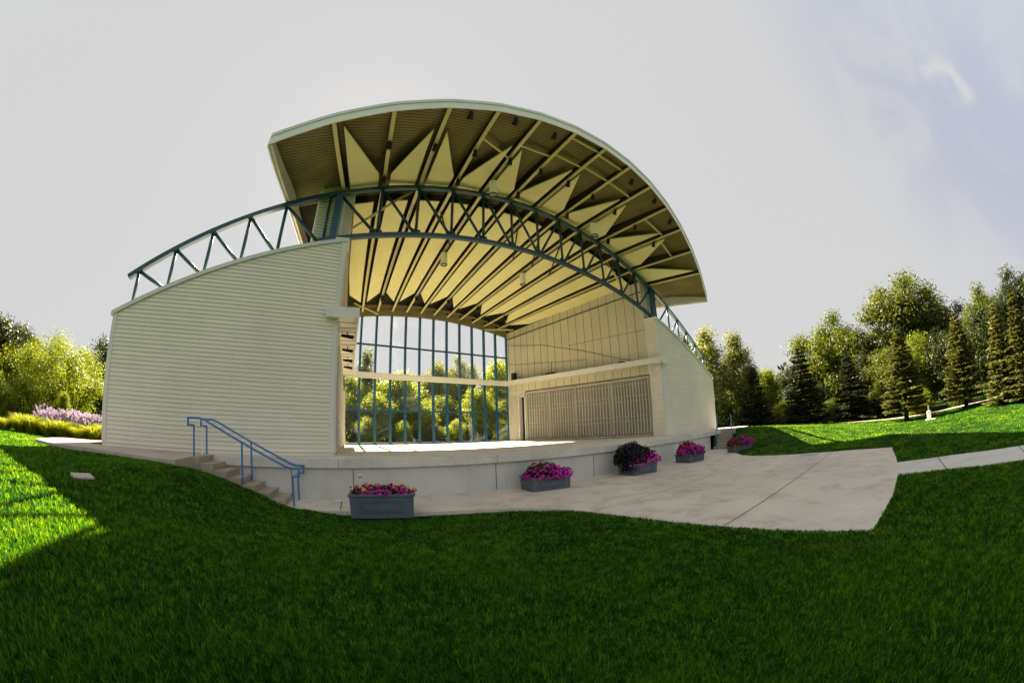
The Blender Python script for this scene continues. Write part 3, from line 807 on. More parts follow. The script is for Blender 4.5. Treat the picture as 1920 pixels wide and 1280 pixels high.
for a, b in zip(cols[:-1], cols[1:]):
    for t0, t1 in zip(TS[:-1], TS[1:]):
        d.poly([rp(a, t0, rdepth(t0)), rp(a, t1, rdepth(t1)), rp(b, t1, rdepth(t1)), rp(b, t0, rdepth(t0))], 0 if t0 < 0.09 or t0 > 0.9 else 2)  # rear deck above the panels is coloured dark as painted shade
        d.poly([rp(a, t0, rdepth(t0)+0.10), rp(b, t0, rdepth(t0)+0.10), rp(b, t1, rdepth(t1)+0.10), rp(a, t1, rdepth(t1)+0.10)], 1)
for a, b in zip(cols[:-1], cols[1:]):
    for t in (-1, 1.035): d.poly([rp(a, t, rdepth(t)), rp(b, t, rdepth(t)), rp(b, t, rdepth(t)+0.1), rp(a, t, rdepth(t)+0.1)], 1)
for i in (-IE, IE):
    for t0, t1 in zip(TS[:-1], TS[1:]): d.poly([rp(i, t0, rdepth(t0)), rp(i, t1, rdepth(t1)), rp(i, t1, rdepth(t1)+0.1), rp(i, t0, rdepth(t0)+0.1)], 1)
roof = d.build('roof', [M['soffit'], M['roofing'], M['shade_brown']], shell)
for i in range(-6, 7):
    r = MB()
    ts = [x for x in TS if x <= 1.0]
    for t0, t1 in zip(ts[:-1], ts[1:]):
        a, b = rp(i, t0), rp(i, t1); e = Vector((0.07, 0, 0)); u0, u1 = Vector((0, 0, rdepth(t0)-0.01)), Vector((0, 0, rdepth(t1)-0.01))
        fl = Vector((0, 0, 0.05)); e2 = Vector((0.035, 0, 0))
        r.loft([a-e, a+e, a+e+fl, a-e+fl], [b-e, b+e, b+e+fl, b-e+fl], 0)                   # bottom flange
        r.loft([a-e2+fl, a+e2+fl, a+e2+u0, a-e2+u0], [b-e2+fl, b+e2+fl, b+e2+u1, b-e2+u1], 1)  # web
    r.build('rib', [M['cream'], M['shade_brown']], roof)
for i in (-IE, IE):
    s = 1 if i > 0 else -1
    r = MB()
    for t0, t1 in zip(TS[:-1], TS[1:]):
        a, b = rp(i, t0, -0.02), rp(i, t1, -0.02); h0, h1 = Vector((0, 0, rdepth(t0)+0.02)), Vector((0, 0, rdepth(t1)+0.02)); e = Vector((0.10*s, 0, 0))
        r.loft([a, a-e, a-e+h0, a+h0], [b, b-e, b-e+h1, b+h1])
    r.build('barge_beam', M['plaster'], roof)
    r = MB()
    for t0, t1 in zip(TS[:-1], TS[1:]):
        a, b = rp(i, t0, -0.08), rp(i, t1, -0.08); h0, h1 = Vector((0, 0, rdepth(t0)+0.26)), Vector((0, 0, rdepth(t1)+0.26)); e = Vector((0.05*s, 0, 0))
        r.loft([a+e*0.06, a+e, a+e+h0, a+e*0.06+h0], [b+e*0.06, b+e, b+e+h1, b+e*0.06+h1])
    r.build('edge_trim', M['fascia'], roof)
f = MB(); f2 = MB()
def fp(i, up, out):
    p = rp(i, -1, up); y2 = 2*0.0441*i/1.694
    nn = Vector((y2, -1, 0)).normalized()
    return p+nn*out
for a, b in zip(cols[:-1], cols[1:]):
    for mb_, z0, z1, o0, o1 in ((f, -0.02, 0.27, 0.01, 0.05), (f2, 0.27, 0.40, 0.0, 0.085)):
        A = [fp(a, z0, o0), fp(a, z0, o1), fp(a, z1, o1), fp(a, z1, o0)]; B = [fp(b, z0, o0), fp(b, z0, o1), fp(b, z1, o1), fp(b, z1, o0)]
        mb_.loft(A, B)
f.build('fascia', M['fascia'], roof); f2.build('roof_edge_trim', M['cap'], roof)
# closing beam over the rear window
r = MB()
for a, b in zip(range(-6, 6), range(-5, 7)):
    za, zb = 8.5845-0.018*a*a, 8.5845-0.018*b*b; xa, xb = 1.0277*a, 1.0277*b
    r.loft([(xa, 11.40, za), (xa, 11.60, za), (xa, 11.60, za+0.78), (xa, 11.40, za+0.78)], [(xb, 11.40, zb), (xb, 11.60, zb), (xb, 11.60, zb+0.78), (xb, 11.40, zb+0.78)])
    pa, pb = rp(a, 0.955, -0.02), rp(b, 0.955, -0.02)
    r.bar(pa+Vector((0, 0, 0.20)), pb+Vector((0, 0, 0.20)), 0.08, 0.12)
r.build('rear_beam', M['darkbeam'], roof)
# hung acoustic panels, zigzag at both ends
def panel(pts, name='ceiling_panel', th=0.05):
    p = MB(); n = len(pts); up = Vector((0, 0, th))
    p.mesh(list(pts)+[q+up for q in pts], [tuple(range(n)), tuple(reversed(range(n, 2*n)))]+[(k, n+k, n+(k+1) % n, (k+1) % n) for k in range(n)])
    return p.build(name, M['panel'], roof)
for i in range(-6, 6):
    ev, od = (i, i+1) if i % 2 == 0 else (i+1, i)
    g = 0.15
    ie, io = (ev+g, od-g) if od > ev else (ev-g, od+g)
    up = 0.05
    P = lambda ii, y, u=up: rp(ii, ty(ii, y), u)
    im = (ie+io)/2
    front = [P(ie, -2.9), P(io, -0.62), P(io, 0.0, 0.08), P(io, 0.42, 0.2), P(ie, 0.42, 0.2), P(ie, 0.0, 0.08)]
    if od < ev: front = front[::-1]
    panel(front)
    g = 0.185; ie, io = (ev+g, od-g) if od > ev else (ev-g, od+g)
    rear = [P(ie, 1.0), P(ie, 9.0), P(io, 10.15), P(io, 1.0)]
    if od < ev: rear = rear[::-1]
    panel(rear)
# conduit lines under even ribs
for i in range(-4, 5, 2):
    r = MB(); r.tube([rp(i, t, -0.035)+Vector((0.03, 0, 0)) for t in (-0.5, -0.25, 0.02)], 0.018, 6); r.tube([rp(i, t, -0.035)+Vector((0.03, 0, 0)) for t in (0.1, 0.3, 0.5, 0.8)], 0.02, 6)
    r.build('conduit', M['metal'], roof)
# purlins and bracing between ribs
for (i0, y0), (i1, y1), u in (((-3, -2.9), (-2, -2.2), .12), ((-2, -3.0), (-1, -3.0), .14), ((-1, -3.2), (0, -3.2), .14), ((0, -3.3), (1, -3.3), .14), ((0, -4.2), (1, -4.2), .16), ((1, -3.3), (2, -3.3), .14), ((-1, -4.3), (0, -4.3), .16), ((3, -2.9), (4, -2.9), .14), ((4, -2.6), (5, -2.4), .14)):
    r = MB(); r.bar(rp(i0, ty(i0, y0), u), rp(i1, ty(i1, y1), u), 0.07, 0.09); r.build('purlin', M['cream'], roof)
r = MB(); r.bar((-8.62, 1.0, 7.85), (-5.9, 1.0, 10.70), 0.09, 0.09); r.build('cross_brace', M['cream'], roof)
r = MB(); r.bar((8.62, 1.0, 7.85), (5.9, 1.0, 10.70), 0.09, 0.09); r.build('cross_brace', M['cream'], roof)
r = MB(); r.bar((-5.95, 10.6, 8.65), (-4.1, 11.3, 8.35), 0.08, 0.08); r.build('cross_brace', M['cream'], roof)
r = MB(); r.bar((5.95, 10.2, 8.25), (4.1, 11.35, 8.30), 0.08, 0.08); r.build('cross_brace', M['cream'], roof)
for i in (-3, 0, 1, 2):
    r = MB(); a = rp(i, 0.13, -0.12); b = rp(i+1, 0.33, -0.12); r.bar(a, b, 0.06, 0.06); r.build('cross_brace', M['shade_brown'], roof)

# --- truss
truss = empty('arched_truss', (0, 0, 0), parent=shell)
def tx(i):
    a = abs(i)
    x = 1.5*a if a <= 6 else 9+0.746+(a-6)*1.1697
    return math.copysign(x, i) if i else 0.0
for nm, zf, dx, xend in (('top_chord', lambda x: ZTR(x/1.5), 0.14, 15.95), ('bottom_chord', lambda x: ZBT(x/1.5), 0.13, 9.6)):
    c = MB(); xs = np.linspace(-xend, xend, 49); hy = dx/2+0.03
    for a, b in zip(xs[:-1], xs[1:]):
        h = 0.075
        def ring(x):
            sl = (zf(x+0.01)-zf(x-0.01))/0.02; nx, nz_ = -sl/math.hypot(1, sl), 1/math.hypot(1, sl)
            cx, cz = x, zf(x)
            return [Vector((cx-nx*h, -hy, cz-nz_*h)), Vector((cx-nx*h, hy, cz-nz_*h)), Vector((cx+nx*h, hy, cz+nz_*h)), Vector((cx+nx*h, -hy, cz+nz_*h))]
        c.loft(ring(a), ring(b), caps=(a == xs[0] or b == xs[-1]))
    c.build(nm, M['truss'], truss)
def zb_(i):
    x = tx(i)
    return ZBT(x/1.5) if abs(i) <= 6 else capz(x)+0.03
for i in [k for k in range(-11, 12) if abs(k) != 6]:
    x = tx(i); c = MB(); c.tube([(x, 0, zb_(i)), (x, 0, ZTR(x/1.5)-0.03)], 0.06, 10); c.build('post', M['truss'], truss, smooth=True)
for s in (-1, 1):
    c = MB(); c.tube([(s*9.41, 0, 7.0), (s*9.41, 0, ZTR(9.41/1.5))], 0.055, 10); c.build('post', M['truss'], truss, smooth=True)
    seq = [11, 10, 9, 8, 7, 6.001, 6, 5, 4, 3, 2, 1, 0]
    def nd(k): return (s*9.41, 'L') if k == 6.001 else (s*9.1, 'R') if k == 6 else (tx(s*k), '')
    for k0, k1 in zip(seq[:-1], seq[1:]):
        if k0 == 6.001: continue
        x0, x1 = nd(k0)[0], nd(k1)[0]
        z0 = ZTR(x0/1.5)-0.04; z1 = (ZBT(x1/1.5) if abs(x1) < 9.3 else capz(x1))+0.05
        c = MB(); c.tube([(x0+(x1-x0)*0.06, 0, z0-(z0-z1)*0.05), (x1-(x1-x0)*0.05, 0, z1)], 0.06, 10)
        c.build('diagonal', M['truss'], truss, smooth=True)
    for k in range(0 if s > 0 else 1, 6):
        x = s*1.5*k; z = ZBT(x/1.5); c = MB(); c.box(x-0.17, -0.014, z+0.06, x+0.17, 0.014, z+0.25); c.build('gusset_plate', M['truss'], truss)
    # box column carrying the truss, and the clapboard pier behind it
    c = MB(); c.box(s*9.1-0.11, -0.10, 6.9, s*9.1+0.11, 0.10, ZTR(6.07)-0.05); c.build('column', M['mullion'], shell)
    p = MB(); p.box(s*9.3-0.48, 0.35, 6.6, s*9.3+0.48, 1.15, 9.60, 0)
    pr = p.build('clerestory_pier', [M['siding']], shell)
    t = MB()
    for xx in (-0.50, 0.42): t.box(s*9.3+xx, 0.32, 6.7, s*9.3+xx+0.09, 0.40, 9.5)
    t.build('corner_trim', M['trim'], pr)
    n = MB()
    for k in range(24): z = 6.75+k*BH; n.box(s*9.3-0.41, 0.338, z, s*9.3+0.42, 0.352, z+0.014)
    n.build('board_gap', M['groove'], pr)
    # infill above the wing between pier and roof side
    q = MB(); q.box(min(s*8.62, s*8.9), 0.35, 6.9, max(s*8.62, s*8.9), 0.6, 9.3); q.build('return_panel', M['plaster'], shell)

# --- rear window wall
win = empty('window_wall', (0, 11.5, 0), parent=shell)
inv = Matrix.Translation((0, 11.5, 0)).inverted()
def wpart(mb, name, mat, parent=None):
    o = mb.build(name, mat, win); 
    for v in o.data.vertices: v.co.y -= 11.5
    return o
ZT = lambda x: 8.5845-0.018*(x/1.0277)**2
for j in range(-6, 7):
    x = 1.0277*j; m = MB(); m.box(x-0.06, 11.42, 0.0, x+0.06, 11.62, ZT(x)+0.02); wpart(m, 'mullion', M['mullion'])
for z, h in ((0.06, 0.12), (2.142, 0.10), (4.2, 0.09), (6.334, 0.09)):
    m = MB()
    for j in range(-6, 6): m.box(1.0277*j+0.062, 11.44, z-h/2, 1.0277*(j+1)-0.062, 11.60, z+h/2)
    wpart(m, 'transom', M['mullion'])
m = MB(); m.box(-6.12, 11.05, 4.14, 6.12, 11.40, 4.46); 
beam = wpart(m, 'ledge_beam', M['trim'])
m = MB(); m.box(-6.1, 11.02, 4.33, 6.1, 11.05, 4.47); wpart(m, 'ledge_trim', M['trim'])
for j in range(-6, 6):
    x0, x1 = 1.0277*j+0.05, 1.0277*(j+1)-0.05
    for z0, z1 in ((0.12, 2.09), (2.19, 4.15), (4.25, 6.29), (6.38, None)):
        m = MB(); za, zb = (z1, z1) if z1 else (ZT(x0), ZT(x1))
        m.poly([(x0, 11.53, z0), (x1, 11.53, z0), (x1, 11.53, zb), (x0, 11.53, za)])
        wpart(m, 'pane', M['glass'])

# ------------------------------------------------------------------ fittings of the canopy
ORD = ['leftmost', 'second', 'third', 'fourth', 'fifth', 'sixth', 'seventh', 'eighth', 'ninth', 'tenth', 'eleventh']
def spotlight(i, y, label, group, aim=(0, 0.35, -1), size=1.0, up=-0.02):
    p = rp(i, ty(i, y), up)
    t = tag(empty('spotlight', p), label, 'spotlight', group)
    inv = Matrix.Translation(p).inverted()
    def part(mb, name, mat, smooth=True):
        o = mb.build(name, mat, t, smooth=smooth)
        for v in o.data.vertices: v.co -= p
        return o
    d = Vector(aim).normalized(); c0 = p+Vector((0, 0, -0.10*size))
    y_ = MB(); y_.tube([p+Vector((0, 0, 0.03)), p+Vector((0, 0, -0.06*size))], 0.02, 6)
    y_.bar(p+Vector((-0.10*size, 0, -0.06*size)), p+Vector((0.10*size, 0, -0.06*size)), 0.03, 0.02)
    part(y_, 'bracket', M['dark'], False)
    b = MB(); a = c0-d*0.06*size
    b.tube([a, a+d*0.05*size, a+d*0.2*size, a+d*0.30*size], [0.055*size, 0.085*size, 0.10*size, 0.115*size], 12)
    part(b, 'lamp_can', M['dark'])
for k, i in enumerate(range(-5, 5)):
    spotlight(i, -2.35, f'{ORD[k]} black spotlight from the left along the canopy ribs', 'spotlights on the canopy ribs', (0.1, 0.5, -1), 0.95)
for k, i in enumerate((-5, -3, -1, 1, 3)):
    spotlight(i, -0.62, f'{ORD[k]} black spotlight from the left just above the truss', 'spotlights above the truss', (0, 0.4, -1), 0.95)
for k, i in enumerate((-3.55, -2.55, -1.45, 1.4, 2.45, 3.45)):
    spotlight(i, -4.25 if abs(i) < 3 else -4.0, f'{ORD[k]} black floodlight from the left under the canopy front edge', 'floodlights under the front edge', (0.2, 0.9, -0.6), 1.0, 0.05)
for k, i in enumerate((-4, -2, 0, 2, 4)):
    spotlight(i, 9.2, f'{ORD[k]} black spotlight from the left near the rear window top', 'spotlights near the rear window', (0, -0.3, -1), 1.15)

def pendant(i, y, drop, label):
    p = rp(i, ty(i, y), -drop)
    t = tag(empty('pendant_lamp', p), label, 'hanging lamp', 'cylinder lamps hung under the canopy')
    def part(mb, name, mat):
        o = mb.build(name, mat, t, smooth=False); return o
    m = MB(); m.tube([(0, 0, 0), (0, 0, drop+0.02)], 0.02, 6); part(m, 'stem', M['dark'])
    m = MB(); m.lathe([(0.0, 0.0), (0.15, 0.0), (0.175, -0.04), (0.175, -0.70), (0.15, -0.70), (0.145, -0.58), (0.0, -0.58)], n=24); o = part(m, 'lamp_body', M['lamp'])
    m = MB(); m.lathe([(0.176, -0.68), (0.183, -0.69), (0.183, -0.725), (0.148, -0.725), (0.148, -0.68)], n=24); part(m, 'trim_ring', M['dark'])
    m = MB(); m.lathe([(0.0, -0.60), (0.10, -0.61), (0.06, -0.64), (0.0, -0.65)], n=16); part(m, 'reflector', M['metal'])
pendant(-2, -0.9, 0.12, 'cream cylinder lamp hanging in front of the truss nearest its middle')
pendant(2, -0.9, 0.12, 'cream cylinder lamp hanging in front of the right half of the truss')
pendant(-2, 4.5, 0.12, 'cream cylinder lamp under the ceiling panels, left of its pair')
pendant(2, 4.6, 0.12, 'cream cylinder lamp under the ceiling panels, nearer the right wall')

def on_wall(s, a, off, z): return Vector(wp(s, a, off, z))
m = MB(); wbox(m, 1, 11.05, 11.35, 0.12, 0.42, 4.445, 5.02); o = m.build('speaker_box', M['dark'], bevel=0.02)
tag(o, 'black loudspeaker box standing on the right wall ledge beside the window', 'loudspeaker')
m = MB(); wbox(m, 1, 7.3, 8.5, 0.15, 0.45, 4.445, 4.53); wbox(m, 1, 7.5, 8.2, 0.18, 0.40, 4.53, 4.60); o = m.build('folded_stand', M['dark'], bevel=0.01)
tag(o, 'dark flat folded stand lying on the right wall ledge', 'stand')
m = MB(); wbox(m, 1, 2.2, 2.6, 0.15, 0.40, 4.445, 4.56); o = m.build('small_case', M['dark'], bevel=0.02)
tag(o, 'small dark case on the right wall ledge near its front end', 'case')
def cable(pts, r, label):
    m = MB(); P = []
    for (a0, z0), (a1, z1) in zip(pts[:-1], pts[1:]):
        for k in range(8):
            f = k/8; P.append(on_wall(1, a0+(a1-a0)*f, 0.03, z0+(z1-z0)*f-0.03*math.sin(math.pi*f)))
    P.append(on_wall(1, pts[-1][0], 0.03, pts[-1][1]))
    m.tube(P, r, 5); tag(m.build('cable', M['dark']), label, 'cable', 'black cables along the right wall')
cable([(12.0, 7.3), (8.6, 6.75), (5.2, 5.75), (1.9, 4.62)], 0.011, 'upper black cable sagging along the right stage wall towards the ledge')
cable([(12.0, 5.8), (9.0, 5.5), (5.0, 5.15)], 0.009, 'lower black cable sagging along the right stage wall')
m = MB(); m.tube([on_wall(1, 7.9, 0.03, 5.4), on_wall(1, 7.9, 0.03, 4.5)], 0.014, 5); tag(m.build('cable', M['dark']), 'short black cable hanging straight down to the folded stand', 'cable', 'black cables along the right wall')
# lamp bars clamped under the left ledge
for k, a in enumerate((1.6, 3.9, 6.1, 8.0)):
    t = tag(empty('stage_light', on_wall(-1, a, 0.3, 4.19)), f'{ORD[k]} black stage light clamped under the left wall ledge', 'stage light', 'stage lights under the left ledge')
    b = on_wall(-1, a, 0.3, 4.19)
    m = MB(); m.tube([Vector((0, 0, 0.01)), Vector((0, 0, -0.12))], 0.02, 6); m.build('clamp', M['dark'], t)
    m = MB(); m.tube([Vector((-0.22, 0.05, -0.14)), Vector((0.22, -0.05, -0.20))], [0.05, 0.075], 10); m.build('lamp_can', M['dark'], t)

# ------------------------------------------------------------------ small things on the ground
sg = tag(empty('round_sign', (-8.17, ylip(-8.17)+0.085, -0.50)), 'small round white sign with a dark oblong ring on the stage wall', 'sign')
m = MB(); m.lathe([(0, -0.006), (0.085, -0.006), (0.085, 0.012), (0, 0.012)], n=24); o = m.build('sign_plate', M['white'], sg); o.rotation_euler = (R(90), 0, 0)
m = MB()
for k in range(20):
    def rr(a, w, h): 
        c, s_ = math.cos(a), math.sin(a); e = 4; q = (abs(c/w)**e+abs(s_/h)**e)**(-1/e); return (q*c, q*s_)
    a0, a1 = 2*math.pi*k/20, 2*math.pi*(k+1)/20
    A = [rr(a0, .058, .042), rr(a1, .058, .042), rr(a1, .036, .021), rr(a0, .036, .021)]
    m.poly([(x, -0.0155, z) for x, z in A])
m.build('sign_mark', M['dark'], sg)
m = MB(); m.tube([(-8.95, -2.02, ST+0.008), (-8.86, -2.03, ST+0.018), (-8.74, -2.10, ST+0.008)], [0.010, 0.018, 0.008], 8); tag(m.build('litter', M['white']), 'scrap of white litter at the foot of the stage wall', 'litter')
mh = tag(empty('manhole_cover', (5.3, -9.25, ST)), 'round concrete manhole with dark lid set in the apron', 'manhole')
m = MB(); m.lathe([(0.75, 0.004), (0.75, 0.012), (0.40, 0.02), (0.40, 0.004)], n=36); m.build('concrete_collar', M['path'], mh)
m = MB(); m.lathe([(0.0, 0.014), (0.36, 0.014), (0.36, 0.004)], n=30); m.build('lid', M['metal'], mh)
m = MB(); m.lathe([(0.36, 0.008), (0.40, 0.008)], n=30); m.build('rim_gap', M['joint'], mh)
z0 = gz(-13.75, -5.95)
ap = MB(); ap.box(-0.19, -0.16, -0.1, 0.19, 0.16, 0.035); o = ap.build('access_cover', M['walk'], bevel=0.015); o.location = (-13.75, -5.95, z0+0.0); o.rotation_euler = (0.10, 0.03, 0.75)
tag(o, 'flat square concrete access cover set in the shaded left lawn', 'access cover')
zb = gz(15.74, -15.87)
ub = tag(empty('utility_box', (15.74, -15.87, zb)), 'small pale utility pedestal on the sunny lawn by the far path', 'utility box')
m = MB(); m.box(-0.14, -0.12, -0.1, 0.14, 0.12, 0.50); m.build('cabinet', M['white'], ub, bevel=0.01)
m = MB(); m.box(-0.05, -0.04, 0.50, 0.05, 0.04, 0.82); m.build('top_post', M['metal'], ub)
m = MB(); m.box(-0.9, -0.3, -0.1, -0.25, 0.3, 0.05); m.build('base_pad', M['path'], ub)

# ------------------------------------------------------------------ planters and flowers
def planter(x, y, rz, Lx, D, H, label, zb=ST):
    t = tag(empty('planter_box', (x, y, zb), rz), label, 'planter', 'blue grey planter boxes on the apron')
    m = MB(); f = 0.965
    A = [(-Lx/2*f, -D/2*f), (Lx/2*f, -D/2*f), (Lx/2*f, D/2*f), (-Lx/2*f, D/2*f)]; B = [(-Lx/2, -D/2), (Lx/2, -D/2), (Lx/2, D/2), (-Lx/2, D/2)]
    ft = H-0.06
    m.loft([(p[0], p[1], -0.06) for p in A], [(p[0], p[1], H-0.05) for p in B])
    m.build('box_body', M['planter'], t, bevel=0.008)
    m = MB(); o_ = 0.025
    for x0, y0, x1, y1 in ((-Lx/2-o_, -D/2-o_, Lx/2+o_, -D/2+0.03), (-Lx/2-o_, D/2-0.03, Lx/2+o_, D/2+o_), (-Lx/2-o_, -D/2+0.031, -Lx/2+0.03, D/2-0.031), (Lx/2-0.03, -D/2+0.031, Lx/2+o_, D/2-0.031)):
        m.box(x0, y0, H-0.05, x1, y1, H)
    m.build('rim', M['planter'], t, bevel=0.006)
    m = MB()
    def frame(px0, px1, z0, z1, yy, w=0.02, dy=0.012):
        for a in ((px0, z0, px1, z0+w), (px0, z1-w, px1, z1), (px0, z0+w, px0+w, z1-w), (px1-w, z0+w, px1, z1-w)):
            m.box(a[0], yy-dy, a[1], a[2], yy+0.02, a[3])
    yy = -D/2*0.985
    frame(-Lx*0.33, Lx*0.33, H*0.18, H*0.74, yy-0.004); frame(-Lx*0.28, Lx*0.28, H*0.27, H*0.66, yy-0.002, 0.014)
    m.build('panel_moulding', M['planter'], t)
    m = MB(); m.poly([(-Lx/2+0.03, -D/2+0.03, H-0.055+0.01), (Lx/2-0.03, -D/2+0.03, H-0.045), (Lx/2-0.03, D/2-0.03, H-0.045), (-Lx/2+0.03, D/2-0.03, H-0.045)]); m.build('soil', M['soil'], t)
    return t

def quads(P, Nn, ln, wd, rs, fold=0.0):
    """diamond leaves at points P, facing Nn"""
    n = len(P)
    Nn = Nn/np.linalg.norm(Nn, axis=1, keepdims=True)
    r = rs.normal(size=(n, 3)); u = r-Nn*(r*Nn).sum(1, keepdims=True); u /= np.linalg.norm(u, axis=1, keepdims=True)
    v = np.cross(Nn, u)
    ln = np.asarray(ln).reshape(-1, 1)*rs.uniform(0.7, 1.3, (n, 1)); wd = np.asarray(wd).reshape(-1, 1)*rs.uniform(0.7, 1.3, (n, 1))
    return np.stack([P-u*ln/2, P+v*wd/2+Nn*fold*wd, P+u*ln/2, P-v*wd/2+Nn*fold*wd], 1).reshape(-1, 3)

def blossoms(P, Nn, rad, rs, cup=0.25):
    """five lobed trumpet flowers; returns verts, faces(4)"""
    n = len(P); Nn = Nn/np.linalg.norm(Nn, axis=1, keepdims=True)
    r = rs.normal(size=(n, 3)); u = r-Nn*(r*Nn).sum(1, keepdims=True); u /= np.linalg.norm(u, axis=1, keepdims=True); v = np.cross(Nn, u)
    rad = rad*rs.uniform(0.75, 1.2, (n, 1))
    V = [P-Nn*rad*cup]
    for k in range(10):
        a = 2*math.pi*k/10; q = 1.0 if k % 2 == 0 else 0.80
        V.append(P+(u*math.cos(a)+v*math.sin(a))*rad*q+Nn*rad*0.1*(k % 2))
    V = np.stack(V, 1)
    i = np.arange(n)[:, None]*11
    F = np.concatenate([np.concatenate([i, i+1+k, i+1+(k+1) % 10, i+1+(k+2) % 10], 1) for k in range(0, 10, 2)])
    return V.reshape(-1, 3), F

def mound(n, hx, hy, h, rs, lo=-0.25, shell=0.25):
    d = rs.normal(size=(n*3, 3)); d /= np.linalg.norm(d, axis=1, keepdims=True); d = d[d[:, 2] > lo][:n]
    k = 1-shell*rs.uniform(0, 1, (len(d), 1))**1.5
    bump = 1+0.12*np.sin(d[:, :1]*7+1)*np.sin(d[:, 1:2]*6+2)
    return d*np.array([hx, hy, h])*k*bump, d/np.array([hx, hy, h])

def planting(loc, rz, spec, label, leafmat, seed, foliage):
    """spec: list of (material, name, n, centre, half sizes, radius)"""
    rs = np.random.default_rng(seed)
    t = tag(empty('flower_planting', loc, rz), label, 'flowers', 'flowers in the planter boxes')
    Fv = []
    for n, c, hs, ln in foliage:
        P, Nn = mound(n, *hs, rs, shell=0.6); Fv.append(quads(P+np.array(c), Nn+rs.normal(size=P.shape)*0.8*np.linalg.norm(Nn, axis=1, keepdims=True), ln, ln*0.6, rs, 0.15))
    np_mesh('foliage', np.concatenate(Fv), 4, M[leafmat], t)['kind'] = 'stuff'
    by = {}
    for mat, n, c, hs, rad in spec:
        P, Nn = mound(n, *hs, rs, lo=-0.15, shell=0.10)
        V, F = blossoms(P+np.array(c), Nn+rs.normal(size=P.shape)*0.45*np.linalg.norm(Nn, axis=1, keepdims=True), rad, rs)
        by.setdefault(mat, []).append((V, F))
    for mat, lst in by.items():
        off = 0; Vs, Fs = [], []
        for V, F in lst: Vs.append(V); Fs.append(F+off); off += len(V)
        o = np_mesh({'magenta': 'magenta_bloom', 'red_petal': 'red_bloom', 'yellow_petal': 'yellow_bloom', 'coral_petal': 'coral_bloom'}[mat], np.concatenate(Vs), np.concatenate(Fs), M[mat], t)
        o['kind'] = 'stuff'
    return t

P1 = (-8.16, -3.86, R(-18.8))
planter(*P1, 1.38, 0.62, 0.46, 'blue grey planter box half on the grass before the left stage wall')
planting((P1[0], P1[1], ST+0.44), P1[2], [('magenta', 150, (0.0, -0.03, 0.0), (0.66, 0.30, 0.17), 0.042), ('yellow_petal', 26, (-0.30, 0.05, 0.05), (0.40, 0.24, 0.17), 0.045), ('yellow_petal', 12, (0.38, 0.1, 0.06), (0.28, 0.2, 0.16), 0.045), ('coral_petal', 22, (0.05, 0.05, 0.04), (0.66, 0.28, 0.16), 0.042), ('red_petal', 50, (0.0, 0.10, 0.03), (0.72, 0.28, 0.18), 0.034)],
 'low magenta petunias with yellow and coral blooms in the leftmost planter', 'flower_leaf', 11, [(1100, (0, 0, 0), (0.68, 0.32, 0.17), 0.07)])
P2 = (-3.08, -3.30, R(-10.5))
planter(*P2, 1.28, 0.80, 0.40, 'blue grey planter box against the middle of the stage wall')
planting((P2[0], P2[1], ST+0.38), P2[2], [('magenta', 330, (0.0, -0.10, 0.03), (0.76, 0.50, 0.26), 0.045), ('magenta', 70, (0.42, -0.1, 0.0), (0.45, 0.45, 0.30), 0.045), ('red_petal', 110, (0.0, 0.18, 0.16), (0.52, 0.34, 0.26), 0.038)],
 'mound of magenta petunias with dark red flowers on top, middle of the stage', 'flower_leaf', 12, [(1500, (0, 0, 0.02), (0.74, 0.50, 0.28), 0.08), (500, (0, 0.18, 0.15), (0.5, 0.34, 0.25), 0.08)])
P3 = (1.02, -3.72, R(-13))
planter(*P3, 1.12, 0.95, 0.40, 'blue grey planter box under the large blackish vine')
planting((P3[0], P3[1], ST+0.38), P3[2], [('magenta', 210, (0.28, -0.24, 0.06), (0.58, 0.42, 0.30), 0.045), ('magenta', 24, (-0.42, -0.42, -0.02), (0.3, 0.2, 0.14), 0.045)],
 'large blackish leafy vine spilling with magenta petunias on its right', 'vine_leaf', 13, [(2600, (-0.16, 0.12, 0.14), (0.78, 0.62, 0.60), 0.11), (500, (0.4, 0.0, 0.1), (0.5, 0.5, 0.45), 0.10), (350, (-0.55, -0.2, -0.15), (0.3, 0.35, 0.35), 0.10)])
P4 = (4.78, -3.95, R(-12))
planter(*P4, 1.05, 0.85, 0.36, 'blue grey planter box near the right end of the stage wall')
planting((P4[0], P4[1], ST+0.34), P4[2], [('magenta', 380, (0.0, -0.06, 0.08), (0.72, 0.58, 0.38), 0.046), ('red_petal', 90, (-0.05, 0.15, 0.24), (0.48, 0.34, 0.34), 0.040)],
 'rounded magenta petunias with red flowers on top, near the stage right end', 'flower_leaf', 14, [(1500, (0, 0, 0.06), (0.72, 0.58, 0.38), 0.09), (500, (-0.05, 0.12, 0.2), (0.5, 0.38, 0.36), 0.09)])
P5 = (8.85, -4.85, R(-35))
planter(*P5, 1.15, 0.7, 0.36, 'blue grey planter box on the grass corner by the far right steps', zb=ST+0.02)
planting((P5[0], P5[1], ST+0.36), P5[2], [('magenta', 300, (0.22, -0.05, 0.06), (0.66, 0.50, 0.34), 0.048), ('red_petal', 110, (-0.40, 0.0, 0.05), (0.38, 0.40, 0.26), 0.042), ('yellow_petal', 22, (-0.22, -0.2, 0.14), (0.16, 0.14, 0.10), 0.045)],
 'magenta petunias with red and a few yellow flowers beside the far right steps', 'flower_leaf', 15, [(1400, (0, 0, 0.04), (0.74, 0.50, 0.32), 0.09)])

